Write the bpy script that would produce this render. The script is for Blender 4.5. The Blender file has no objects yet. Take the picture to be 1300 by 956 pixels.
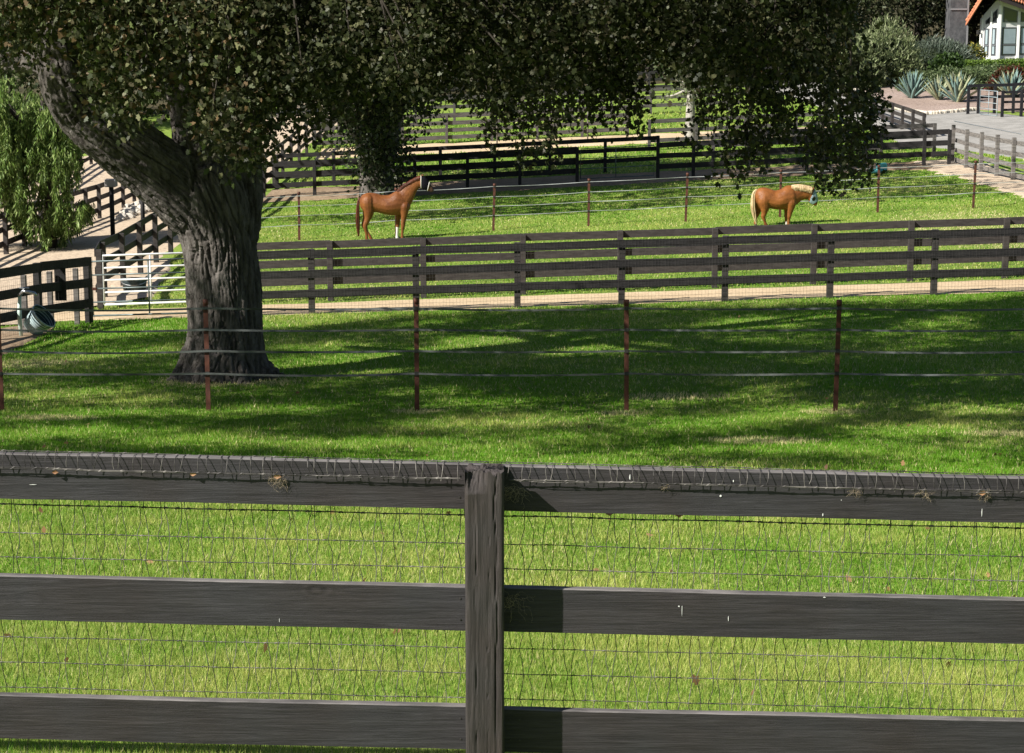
import bpy, bmesh, math, random
import numpy as np
from mathutils import Vector, Matrix, noise as mnoise
R = math.radians
random.seed(7)
rng = np.random.default_rng(7)
scene = bpy.context.scene
COL = scene.collection

# ------------------------------------------------------------------ camera model and terrain
F, CX, CY = 2600.0, 650.0, 478.0
PITCH = math.atan(CY / F)
CP, SP = math.cos(PITCH), math.sin(PITCH)
CAMZ = 9.0

def drop(py):
    v = (py - CY) / F
    return (SP + v * CP) / (CP - v * SP)

_T = [(-40, .5), (-10, 1.5), (0, 2.2), (7.6, 3.19), (18, 4.55), (30, 30 * drop(522)), (38, 38 * drop(446)), (46, 46 * drop(391)), (49.5, 49.5 * drop(375)),
      (65, 65 * drop(292)), (86, 86 * drop(236)), (104, 104 * drop(180)), (116, 116 * drop(155)),
      (135, 135 * drop(125)), (150, 150 * drop(102)), (180, 180 * drop(62)), (230, 230 * drop(20)), (300, 300 * drop(-25)), (400, 400 * drop(-60)), (700, -60)]
_ty = np.array([a for a, b in _T], float); _th = np.array([b for a, b in _T], float)
_m = np.gradient(_th, _ty)
_S = [(-40, -.024), (7.6, -.024), (30, 0), (46, .032), (65, .049), (86, .05), (104, .045), (700, .045)]
_sy = [a for a, b in _S]; _ss = [b for a, b in _S]

def hterr(x, Y):
    x = np.asarray(x, float); Y = np.asarray(Y, float)
    i = np.clip(np.searchsorted(_ty, Y) - 1, 0, len(_ty) - 2)
    d = _ty[i + 1] - _ty[i]; t = np.clip((Y - _ty[i]) / d, 0, 1)
    h = ((2*t**3 - 3*t**2 + 1) * _th[i] + (t**3 - 2*t**2 + t) * d * _m[i] + (-2*t**3 + 3*t**2) * _th[i+1] + (t**3 - t**2) * d * _m[i+1])
    return h - np.interp(Y, _sy, _ss) * 45 * np.tanh(x / 45)

def gz(x, Y):
    return float(CAMZ - hterr(x, Y))

def AT(px, py, Y):                       # point at forward distance Y seen at px, py
    v = (py - CY) / F; u = (px - CX) / F
    k = Y / (CP - v * SP)
    return Vector((u * k, Y, CAMZ - (SP + v * CP) * k))

def XG(px, Y):                           # ground point at distance Y below column px
    x = (px - CX) / F * Y
    for _ in range(4):
        h = float(hterr(x, Y)); x = (px - CX) / F * (Y * CP + h * SP)
    return Vector((x, Y, gz(x, Y)))

def G(px, py):                           # ground point at px, py
    lo, hi = 5.0, 350.0
    Ys = np.linspace(6, 350, 3000); v = (py - CY) / F; u = (px - CX) / F
    k = Ys / (CP - v * SP); x = u * k; h = (SP + v * CP) * k
    i = int(np.argmax(h >= hterr(x, Ys)))
    Y = Ys[i]
    return Vector((float(x[i]), float(Y), gz(x[i], Y)))

def lattice(x, y, seed=0):
    xi = np.floor(x).astype(np.int64); yi = np.floor(y).astype(np.int64)
    fx = x - xi; fy = y - yi; fx = fx*fx*(3-2*fx); fy = fy*fy*(3-2*fy)
    def hh(a, b):
        n = (a * 374761393 + b * 668265263 + seed * 982451653) & 0x7fffffff
        n = ((n ^ (n >> 13)) * 1274126177) & 0x7fffffff
        return ((n ^ (n >> 16)) & 0xffff) / 65535.0
    return (hh(xi, yi)*(1-fx) + hh(xi+1, yi)*fx)*(1-fy) + (hh(xi, yi+1)*(1-fx) + hh(xi+1, yi+1)*fx)*fy

def fbm(x, y, seed=0, o=3):
    s = 0; a = .5; t = 0
    for k in range(o):
        s = s + a * lattice(x * 2**k, y * 2**k, seed + k); t += a; a *= .5
    return s / t

# ------------------------------------------------------------------ materials
def nodes(name):
    m = bpy.data.materials.new(name); m.use_nodes = True
    nt = m.node_tree; nt.nodes.clear()
    out = nt.nodes.new('ShaderNodeOutputMaterial'); b = nt.nodes.new('ShaderNodeBsdfPrincipled')
    nt.links.new(b.outputs[0], out.inputs[0])
    return m, nt, b, out

def mat(name, c1, c2=None, rough=.8, scale=5., stretch=(1, 1, 1), bump=0., bscale=None, spec=.3, detail=6., coords='Object', ramp=(.35, .65), metallic=0.):
    m, nt, b, out = nodes(name)
    b.inputs['Roughness'].default_value = rough
    b.inputs['Specular IOR Level'].default_value = spec
    b.inputs['Metallic'].default_value = metallic
    b.inputs['Base Color'].default_value = (*c1, 1)
    if c2 is not None or bump:
        tc = nt.nodes.new('ShaderNodeTexCoord'); mp = nt.nodes.new('ShaderNodeMapping')
        mp.inputs['Scale'].default_value = stretch
        nt.links.new(tc.outputs[coords], mp.inputs[0])
    if c2 is not None:
        n = nt.nodes.new('ShaderNodeTexNoise'); n.inputs['Scale'].default_value = scale; n.inputs['Detail'].default_value = detail
        n.inputs['Roughness'].default_value = .65
        r = nt.nodes.new('ShaderNodeValToRGB')
        r.color_ramp.elements[0].position = ramp[0]; r.color_ramp.elements[0].color = (*c1, 1)
        r.color_ramp.elements[1].position = ramp[1]; r.color_ramp.elements[1].color = (*c2, 1)
        nt.links.new(mp.outputs[0], n.inputs[0]); nt.links.new(n.outputs[0], r.inputs[0]); nt.links.new(r.outputs[0], b.inputs['Base Color'])
    if bump:
        n2 = nt.nodes.new('ShaderNodeTexNoise'); n2.inputs['Scale'].default_value = bscale or scale * 3; n2.inputs['Detail'].default_value = 8
        n2.inputs['Roughness'].default_value = .7
        bp = nt.nodes.new('ShaderNodeBump'); bp.inputs['Strength'].default_value = 1.0; bp.inputs['Distance'].default_value = bump
        nt.links.new(mp.outputs[0], n2.inputs[0]); nt.links.new(n2.outputs[0], bp.inputs['Height']); nt.links.new(bp.outputs[0], b.inputs['Normal'])
    return m

def leafmat(name, trans=.35, rough=.5, spec=.3):
    """colour from the 'tint' attribute of each leaf; part of the light goes through"""
    m, nt, b, out = nodes(name)
    a = nt.nodes.new('ShaderNodeAttribute'); a.attribute_name = 'tint'
    b.inputs['Roughness'].default_value = rough; b.inputs['Specular IOR Level'].default_value = spec
    nt.links.new(a.outputs['Color'], b.inputs['Base Color'])
    if trans:
        t = nt.nodes.new('ShaderNodeBsdfTranslucent'); mx = nt.nodes.new('ShaderNodeMixShader')
        mx.inputs[0].default_value = trans
        nt.links.new(a.outputs['Color'], t.inputs[0]); nt.links.new(b.outputs[0], mx.inputs[1]); nt.links.new(t.outputs[0], mx.inputs[2])
        nt.links.new(mx.outputs[0], out.inputs[0])
    return m

def wood(name, c1, c2, bump, axis='X', rough=.75, scale=9):
    st = (.12, 1, 1) if axis == 'X' else (1, 1, .12)
    return mat(name, c1, c2, rough=rough, scale=scale, stretch=(st[0]*3, st[1]*3, st[2]*3), bump=bump, bscale=scale*2.2, spec=.25, ramp=(.3, .7))

M = {}
M['black_wood'] = mat('black_wood', (.011, .010, .0105), (.028, .026, .026), rough=.7, scale=6, stretch=(.6, .6, 3), bump=.004, bscale=14)
M['brown_wood'] = mat('brown_wood', (.024, .020, .019), (.052, .046, .043), rough=.75, scale=6, stretch=(.6, .6, 3), bump=.004, bscale=14)
M['grey_wood'] = mat('grey_wood', (.085, .078, .073), (.21, .192, .178), rough=.85, scale=5, stretch=(.5, .5, 4), bump=.004, bscale=14)
M['far_wood'] = mat('weathered_far_wood', (.045, .041, .039), (.105, .096, .090), rough=.85, scale=5, stretch=(.5, .5, 4), bump=.004, bscale=14)
M['jet_wood'] = mat('jet_black_wood', (.005, .005, .007), (.014, .014, .017), rough=.7, scale=6, bump=.003, bscale=14)
M['rust'] = mat('rusty_steel', (.06, .022, .015), (.11, .04, .025), rough=.7, scale=12, bump=.001)
M['tape'] = mat('fence_tape', (.04, .045, .043), (.13, .14, .135), rough=.5, scale=2)
M['tape_white'] = mat('fence_tape_white', (.2, .21, .21), (.42, .44, .44), rough=.5, scale=2)
M['wire'] = mat('galvanised_wire', (.03, .027, .025), (.17, .155, .14), rough=.6, scale=7, metallic=.1, ramp=(.45, .62))
M['wire_dark'] = mat('dark_wire', (.02, .02, .02), (.05, .045, .04), rough=.6, scale=9)
M['gate_white'] = mat('white_pipe', (.48, .50, .50), (.66, .68, .68), rough=.35, scale=3)
M['gate_grey'] = mat('grey_pipe', (.07, .09, .09), (.14, .17, .17), rough=.4, scale=5, metallic=.3)
M['gate_pale'] = mat('pale_blue_pipe', (.22, .27, .29), (.32, .38, .4), rough=.4, scale=3)
M['steel'] = mat('steel', (.4, .42, .43), (.6, .62, .63), rough=.3, scale=20, metallic=.8)
M['bark'] = mat('oak_bark', (.06, .052, .046), (.175, .158, .145), rough=.95, scale=4, stretch=(2, 2, .6), bump=.03, bscale=14, spec=.1)
M['bark_dark'] = mat('dark_bark', (.03, .026, .022), (.075, .066, .055), rough=.95, scale=4, bump=.02, bscale=9, spec=.1)
M['bark_pale'] = mat('pale_bark', (.25, .23, .2), (.42, .4, .36), rough=.95, scale=6, bump=.02, bscale=9, spec=.1)
M['leaf'] = leafmat('leaf', .3, .5, .28)
M['blade'] = leafmat('grass_blade', .38, .55, .25)
M['turquoise'] = mat('turquoise_plastic', (.06, .26, .28), (.1, .36, .38), rough=.45, scale=5)
M['tub_grey'] = mat('blue_grey_plastic', (.30, .40, .41), (.42, .50, .51), rough=.5, scale=6)
M['tub_dark'] = mat('dark_tub', (.03, .05, .06), (.06, .09, .1), rough=.5, scale=6)
M['pale_wrap'] = mat('pale_green_wrap', (.4, .55, .48), (.55, .68, .62), rough=.5, scale=12)
M['stone'] = mat('pale_stone', (.34, .3, .25), (.6, .56, .49), rough=.9, scale=3, bump=.03, bscale=8)
M['kerb'] = mat('kerb_stone', (.46, .40, .32), (.66, .6, .5), rough=.9, scale=4, bump=.02)
M['road'] = mat('driveway_paving', (.24, .23, .21), (.34, .325, .30), rough=.9, scale=1.5, bump=.01, bscale=20)
M['stucco'] = mat('white_stucco', (.7, .7, .67), (.8, .8, .78), rough=.8, scale=1)
M['tile'] = None
M['glass'] = mat('window_glass', (.03, .035, .04), rough=.05, spec=1.0)
M['blind'] = mat('window_blind', (.26, .33, .35), (.34, .42, .44), rough=.9, scale=1)
M['grey_wall'] = mat('grey_wall', (.045, .047, .052), (.10, .10, .105), rough=.9, scale=2.5, bump=.02)
M['trim'] = mat('light_trim', (.2, .2, .21), rough=.7)
M['dark_eave'] = mat('dark_eave', (.04, .03, .03), rough=.8)
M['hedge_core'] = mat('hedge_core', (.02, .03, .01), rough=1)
M['box_grey'] = mat('box_grey', (.36, .33, .31), (.45, .42, .4), rough=.8, scale=5)

def ground_mat(name, c1, c2, c3, s1, s2, bump, bscale):
    m, nt, b, out = nodes(name)
    b.inputs['Roughness'].default_value = .95; b.inputs['Specular IOR Level'].default_value = .1
    tc = nt.nodes.new('ShaderNodeTexCoord')
    n1 = nt.nodes.new('ShaderNodeTexNoise'); n1.inputs['Scale'].default_value = s1; n1.inputs['Detail'].default_value = 5
    n2 = nt.nodes.new('ShaderNodeTexNoise'); n2.inputs['Scale'].default_value = s2; n2.inputs['Detail'].default_value = 6; n2.inputs['Roughness'].default_value = .8
    r1 = nt.nodes.new('ShaderNodeValToRGB'); r1.color_ramp.elements[0].position = .35; r1.color_ramp.elements[1].position = .65
    r1.color_ramp.elements[0].color = (*c1, 1); r1.color_ramp.elements[1].color = (*c2, 1)
    r2 = nt.nodes.new('ShaderNodeValToRGB'); r2.color_ramp.elements[0].position = .45; r2.color_ramp.elements[1].position = .7
    r2.color_ramp.elements[0].color = (0, 0, 0, 1); r2.color_ramp.elements[1].color = (1, 1, 1, 1)
    mx = nt.nodes.new('ShaderNodeMixRGB'); mx.inputs[2].default_value = (*c3, 1)
    for n in (n1, n2): nt.links.new(tc.outputs['Object'], n.inputs[0])
    nt.links.new(n1.outputs[0], r1.inputs[0]); nt.links.new(n2.outputs[0], r2.inputs[0])
    nt.links.new(r2.outputs[0], mx.inputs[0]); nt.links.new(r1.outputs[0], mx.inputs[1]); nt.links.new(mx.outputs[0], b.inputs['Base Color'])
    n3 = nt.nodes.new('ShaderNodeTexNoise'); n3.inputs['Scale'].default_value = bscale; n3.inputs['Detail'].default_value = 6
    bp = nt.nodes.new('ShaderNodeBump'); bp.inputs['Distance'].default_value = bump
    nt.links.new(tc.outputs['Object'], n3.inputs[0]); nt.links.new(n3.outputs[0], bp.inputs['Height']); nt.links.new(bp.outputs[0], b.inputs['Normal'])
    return m
M['lawn'] = ground_mat('lawn_soil', (.10, .19, .02), (.20, .29, .045), (.26, .30, .09), .35, 7., .05, 18)
M['sand'] = ground_mat('sand', (.50, .38, .24), (.60, .47, .31), (.42, .31, .19), .5, 6., .03, 9)
M['lane'] = ground_mat('dirt', (.46, .37, .27), (.57, .46, .34), (.34, .26, .19), .3, 5., .05, 6)
M['dirt'] = ground_mat('dark_dirt', (.24, .17, .11), (.33, .25, .17), (.16, .11, .07), .5, 6., .05, 8)
M['under'] = ground_mat('undergrowth', (.05, .045, .025), (.09, .07, .04), (.04, .05, .02), .3, 3., .1, 4)
M['gravel'] = ground_mat('gravel', (.30, .23, .19), (.38, .30, .26), (.20, .14, .11), .4, 5., .08, 5)

# ------------------------------------------------------------------ object helpers
def tag(o, label=None, cat=None, group=None, kind=None):
    if label: o['label'] = label
    if cat: o['category'] = cat
    if group: o['group'] = group
    if kind: o['kind'] = kind
    return o

def thing(name, label, cat, loc=(0, 0, 0), group=None):
    o = bpy.data.objects.new(name, None); COL.objects.link(o)
    o.location = loc; o.empty_display_size = .2
    return tag(o, label, cat, group)

def link(name, me, mats, parent=None, local=False):
    o = bpy.data.objects.new(name, me); COL.objects.link(o)
    for m in (mats if isinstance(mats, (list, tuple)) else [mats]): me.materials.append(m)
    if parent is not None:
        o.parent = parent
        if not local: o.matrix_parent_inverse = Matrix.Translation(-Vector(parent.location))
    return o

class MB:
    """collects verts and faces in world coordinates"""
    def __init__(s): s.v = []; s.f = []; s.mi = []
    def add(s, vs, fs, mi=0):
        n = len(s.v); s.v.extend([tuple(v) for v in vs]); s.f.extend([tuple(n + i for i in f) for f in fs]); s.mi.extend([mi] * len(fs))
        return s
    def hexa(s, p, mi=0):                # 8 corners: bottom ring 0-3, top ring 4-7
        return s.add(p, [(0, 3, 2, 1), (4, 5, 6, 7), (0, 1, 5, 4), (1, 2, 6, 5), (2, 3, 7, 6), (3, 0, 4, 7)], mi)
    def box(s, c, size, rz=0, mi=0):
        x, y, z = [k / 2 for k in size]; cs, sn = math.cos(rz), math.sin(rz); out = []
        for dz in (-z, z):
            for dx, dy in ((-x, -y), (x, -y), (x, y), (-x, y)):
                out.append((c[0] + dx*cs - dy*sn, c[1] + dx*sn + dy*cs, c[2] + dz))
        return s.hexa(out, mi)
    def beam(s, a, b, w, h, mi=0, side=None):   # board from a to b: h vertical, w horizontal across
        a = Vector(a); b = Vector(b); d = (b - a); dh = Vector((d.x, d.y, 0)).normalized()
        n = Vector((-dh.y, dh.x, 0)) * w / 2; up = Vector((0, 0, h / 2))
        return s.hexa([a - n - up, b - n - up, b + n - up, a + n - up, a - n + up, b - n + up, b + n + up, a + n + up], mi)
    def tube(s, pts, rad, n=8, cap=True, mi=0, sq=None):
        pts = [Vector(p) for p in pts]
        if not isinstance(rad, (list, tuple)): rad = [rad] * len(pts)
        rings = []; u = None
        for i, p in enumerate(pts):
            t = (pts[min(i+1, len(pts)-1)] - pts[max(i-1, 0)]).normalized()
            if u is None:
                u = t.cross(Vector((0, 0, 1)));
                if u.length < .1: u = t.cross(Vector((0, 1, 0)))
            u = (u - t * u.dot(t)).normalized(); w = t.cross(u)
            ring = []
            for k in range(n):
                a = 2 * math.pi * k / n
                o = u * math.cos(a) * rad[i] + w * math.sin(a) * rad[i]
                if sq: o = Vector((o.x * sq[0], o.y * sq[1], o.z * sq[2]))
                ring.append(p + o)
            rings.append(ring)
        vs = [v for r in rings for v in r]; fs = []
        for i in range(len(pts) - 1):
            for k in range(n):
                fs.append((i*n + k, i*n + (k+1) % n, (i+1)*n + (k+1) % n, (i+1)*n + k))
        if cap: fs.append(tuple(range(n))[::-1]); fs.append(tuple((len(pts)-1)*n + k for k in range(n)))
        return s.add(vs, fs, mi)
    def lathe(s, c, prof, n=24, axis=None, mi=0, capb=True, capt=False):
        mt = axis.to_matrix().to_4x4() if axis is not None else Matrix.Identity(4)
        vs = []; fs = []; c = Vector(c)
        for r, z in prof:
            for k in range(n):
                a = 2*math.pi*k/n; vs.append(c + mt @ Vector((r*math.cos(a), r*math.sin(a), z)))
        for i in range(len(prof)-1):
            for k in range(n): fs.append((i*n+k, i*n+(k+1) % n, (i+1)*n+(k+1) % n, (i+1)*n+k))
        if capb: fs.append(tuple(range(n))[::-1])
        if capt: fs.append(tuple((len(prof)-1)*n+k for k in range(n)))
        return s.add(vs, fs, mi)
    def mesh(s, name, smooth=False):
        me = bpy.data.meshes.new(name); me.from_pydata(s.v, [], s.f)
        if any(s.mi): me.polygons.foreach_set('material_index', s.mi)
        if smooth: me.polygons.foreach_set('use_smooth', [True] * len(s.f))
        me.update(); return me
    def build(s, name, mats, parent=None, smooth=False, bevel=0):
        o = link(name, s.mesh(name, smooth), mats, parent)
        if bevel:
            b = o.modifiers.new('Bevel', 'BEVEL'); b.width = bevel; b.segments = 1; b.limit_method = 'ANGLE'
        return o

def npmesh(name, co, loops, lens, tint=None, smooth=False):
    me = bpy.data.meshes.new(name); co = np.ascontiguousarray(co, np.float32)
    me.vertices.add(len(co)); me.vertices.foreach_set('co', co.ravel())
    me.loops.add(len(loops)); me.loops.foreach_set('vertex_index', np.ascontiguousarray(loops, np.int32))
    starts = np.concatenate([[0], np.cumsum(lens)[:-1]]).astype(np.int32)
    me.polygons.add(len(lens)); me.polygons.foreach_set('loop_start', starts); me.polygons.foreach_set('loop_total', np.asarray(lens, np.int32))
    if tint is not None:
        a = me.attributes.new('tint', 'FLOAT_COLOR', 'POINT')
        a.data.foreach_set('color', np.ascontiguousarray(tint, np.float32).ravel())
    if smooth: me.polygons.foreach_set('use_smooth', np.ones(len(lens), bool))
    me.update(calc_edges=True); return me

def catmull(P, n):
    P = [np.array(p, float) for p in P]; P = [2*P[0]-P[1]] + P + [2*P[-1]-P[-2]]; out = []
    for i in range(1, len(P)-2):
        for k in range(n):
            t = k/n
            out.append(.5*((2*P[i]) + (-P[i-1]+P[i+1])*t + (2*P[i-1]-5*P[i]+4*P[i+1]-P[i+2])*t*t + (-P[i-1]+3*P[i]-3*P[i+1]+P[i+2])*t**3))
    out.append(P[-2]); return out

def remesh(mb, voxel, smooth=2, name='m'):
    me = mb.mesh(name); o = bpy.data.objects.new('tmp', me); COL.objects.link(o)
    r = o.modifiers.new('r', 'REMESH'); r.mode = 'VOXEL'; r.voxel_size = voxel; r.adaptivity = 0
    if smooth:
        sm = o.modifiers.new('s', 'SMOOTH'); sm.iterations = smooth; sm.factor = .5
    dg = bpy.context.evaluated_depsgraph_get(); ev = o.evaluated_get(dg)
    me2 = bpy.data.meshes.new_from_object(ev); bpy.data.objects.remove(o); bpy.data.meshes.remove(me)
    me2.polygons.foreach_set('use_smooth', np.ones(len(me2.polygons), bool)); me2.name = name
    return me2

# leaf outlines (x across, y along)
OAK = np.array([(0, 0), (.16, .18), (.34, .22), (.22, .42), (.44, .6), (.2, .72), (.14, 1.0), (-.14, .98), (-.22, .7), (-.42, .58), (-.2, .4), (-.32, .2)]) - np.array([0, .1])
DIAM = np.array([(0, 0), (.34, .45), (0, 1.0), (-.34, .45)])
SLIM = np.array([(0, 0), (.09, .35), (0, 1.0), (-.09, .35)])
def leaves(name, C, size, shape, cols, droop=.3, fold=.25, seed=1, dirs=None, spread=1.0):
    r = np.random.default_rng(seed); n = len(C); C = np.asarray(C, float)
    d = r.normal(size=(n, 3)) * spread
    if dirs is not None: d = d + dirs
    d[:, 2] -= droop; d /= np.linalg.norm(d, axis=1)[:, None]
    q = r.normal(size=(n, 3)); a = np.cross(d, q); a /= np.linalg.norm(a, axis=1)[:, None] + 1e-9
    nn = np.cross(a, d)
    s = (np.asarray(size) * r.uniform(.65, 1.25, n))[:, None, None]
    k = len(shape); sx = shape[:, 0][None, :, None]; sy = shape[:, 1][None, :, None]
    z = (np.abs(sx) * fold - (sy - .5)**2 * .25)
    co = C[:, None, :] + s * (sx * a[:, None, :] + sy * d[:, None, :] + z * nn[:, None, :])
    co = co.reshape(-1, 3)
    cols = np.asarray(cols, float); w = r.random(n)
    idx = np.minimum((w * len(cols)).astype(int), len(cols) - 1)
    t = cols[idx] * r.uniform(.75, 1.25, n)[:, None]
    tint = np.concatenate([np.repeat(t, k, 0), np.ones((n*k, 1))], 1)
    return npmesh(name, co, np.arange(n*k), np.full(n, k), tint)

def join_meshes(name, lst):
    cos = []; lp = []; ln = []; ti = []; off = 0
    for me in lst:
        n = len(me.vertices); c = np.empty(n*3, np.float32); me.vertices.foreach_get('co', c); cos.append(c.reshape(-1, 3))
        l = np.empty(len(me.loops), np.int32); me.loops.foreach_get('vertex_index', l); lp.append(l + off)
        t = np.empty(len(me.polygons), np.int32); me.polygons.foreach_get('loop_total', t); ln.append(t)
        a = np.empty(n*4, np.float32); me.attributes['tint'].data.foreach_get('color', a); ti.append(a.reshape(-1, 4)); off += n
        bpy.data.meshes.remove(me)
    return npmesh(name, np.concatenate(cos), np.concatenate(lp), np.concatenate(ln), np.concatenate(ti))

# ------------------------------------------------------------------ ground
def make_ground():
    xs = np.concatenate([np.arange(-260, -40, 8), np.arange(-40, 40, .8), np.arange(40, 261, 8)])
    ys = np.concatenate([np.arange(-40, 0, 4), np.arange(0, 120, .8), np.arange(120, 240, 3), np.arange(240, 700, 20)])
    X, Y = np.meshgrid(xs, ys); Z = CAMZ - hterr(X, Y)
    co = np.stack([X, Y, Z], -1).reshape(-1, 3); nx = len(xs)
    i, j = np.meshgrid(np.arange(nx - 1), np.arange(len(ys) - 1)); a = (j * nx + i).ravel()
    lp = np.stack([a, a + 1, a + nx + 1, a + nx], 1).ravel()
    me = npmesh('ground', co, lp, np.full(len(a), 4), smooth=True)
    return tag(link('ground', me, M['lawn']), kind='structure')
make_ground()

BARE = []      # polygons without grass blades
def sheet(name, left, right, m, lift=.025, jit=.12, nu=16, step=.5, seed=0, mask=True):
    """ground sheet between two polylines of (x, Y)"""
    L = np.array(left, float); Rr = np.array(right, float)
    tot = max(np.linalg.norm(np.diff(L, axis=0), axis=1).sum(), np.linalg.norm(np.diff(Rr, axis=0), axis=1).sum())
    n = max(8, int(tot / step)); t = np.linspace(0, 1, n)
    def samp(P):
        s = np.concatenate([[0], np.cumsum(np.linalg.norm(np.diff(P, axis=0), axis=1))]); s /= s[-1]
        return np.stack([np.interp(t, s, P[:, 0]), np.interp(t, s, P[:, 1])], 1)
    l = samp(L); r = samp(Rr); d = r - l; dn = d / (np.linalg.norm(d, axis=1)[:, None] + 1e-9)
    jl = (fbm(t * tot * 1.1, t * 0 + seed, seed) - .5) * 2 * jit * 2; jr = (fbm(t * tot * 1.1, t * 0 + seed + 9, seed + 5) - .5) * 2 * jit * 2
    l = l + dn * jl[:, None]; r = r + dn * jr[:, None]
    u = np.linspace(0, 1, nu)[None, :, None]
    P = l[:, None, :] * (1 - u) + r[:, None, :] * u
    Z = CAMZ - hterr(P[..., 0], P[..., 1]) + lift
    Z[:, 0] -= lift + .02; Z[:, -1] -= lift + .02
    co = np.concatenate([P, Z[..., None]], -1).reshape(-1, 3)
    i, j = np.meshgrid(np.arange(nu - 1), np.arange(n - 1)); a = (j * nu + i).ravel()
    lp = np.stack([a, a + 1, a + nu + 1, a + nu], 1).ravel()
    me = npmesh(name, co, lp, np.full(len(a), 4), smooth=True)
    if mask: BARE.append(np.concatenate([l, r[::-1]]))
    return tag(link(name, me, m), kind='structure')

XL = -10.6      # the lane's right edge, XJ its left fence
XJ = -16.0
sheet('sandy_path', [(-11.5, 46.0), (32, 46.0)], [(-11.5, 49.3), (32, 49.3)], M['sand'], jit=.10, nu=10)
sheet('dirt_lane', [(-27, 41), (-27, 70), (-27, 95), (-17, 118), (-13, 150), (-6, 190)], [(-10.3, 45.5), (-10.5, 70), (-10.8, 90), (-10.2, 118), (-7, 150), (0, 190)], M['lane'], nu=24, lift=.035, step=1)
sheet('dirt_patch', [tuple(G(-60, 470)[:2]), tuple(G(-10, 460)[:2]), tuple(G(30, 440)[:2]), tuple(G(66, 420)[:2])], [(-12.6, 39.5), (-12, 42), (-11.5, 44), (-10.4, 46.2)], M['dirt'], lift=.03)
sheet('dirt_strip', [(-10.4, 83.6), (2, 84.0), (19, 84.6)], [(-10.4, 89.3), (2, 89.0), (19, 88.3)], M['dirt'], lift=.03, jit=.3)
sheet('gravel_strip', [(-9.6, 99.8), (3, 100.2), (16, 100.6)], [(-9.6, 104.8), (3, 104.8), (16, 104.8)], M['sand'], lift=.03, jit=.3)
sheet('dirt_verge', [(17.0, 62), (17.4, 75), (17.2, 88)], [(19.2, 60), (19.6, 75), (19.6, 88)], M['lane'], lift=.04, jit=.35)
gp = lambda L: [tuple(G(a, b)[:2]) for a, b in L]
KERB = gp([(1040, 103), (1070, 111), (1095, 120), (1130, 136), (1170, 145), (1205, 144), (1236, 141)])
sheet('driveway', gp([(1500, 206), (1300, 203), (1225, 192), (1150, 186), (1100, 166), (1055, 142), (1000, 122), (940, 106), (860, 101)]), gp([(1500, 149), (1300, 147), (1240, 140), (1172, 146), (1130, 137), (1095, 122), (1040, 105), (980, 98), (880, 94)]), M['road'], lift=.05, jit=.05, nu=14)
sheet('gravel_bed', KERB, gp([(1050, 97), (1080, 100), (1110, 103), (1150, 105), (1190, 106), (1230, 107), (1262, 110)]), M['gravel'], lift=.06, jit=.15)
sheet('hillside', [(-90, 128), (-40, 128), (-12, 136), (4, 138), (18, 143), (34, 142), (90, 140)], [(-120, 330), (-50, 330), (-15, 330), (5, 330), (25, 330), (50, 330), (120, 330)], M['under'], lift=.05, jit=.4, nu=50, step=3)
sheet('sandy_patch', [(-10.9, 49.0), (-10.9, 61)], [tuple(G(196, 378)[:2]), (-10.2, 61)], M['lane'], lift=.045, jit=.2)
sheet('gravel_yard', gp([(1238, 140.5), (1320, 144), (1500, 146)]), gp([(1250, 108), (1320, 110), (1500, 112)]), M['gravel'], lift=.055, jit=.1)
# kerb of rough stones along the bed
kb = MB()
kp = catmull(KERB, 16)
for p in kp[::1]:
    x, y = p[0] + random.uniform(-.05, .05), p[1] + random.uniform(-.05, .05)
    kb.box((x, y, gz(x, y) + .09), (random.uniform(.3, .45), random.uniform(.2, .32), .22), random.uniform(0, 3))
kb.build('kerb', M['kerb'], bevel=.05)['kind'] = 'structure'

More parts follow.
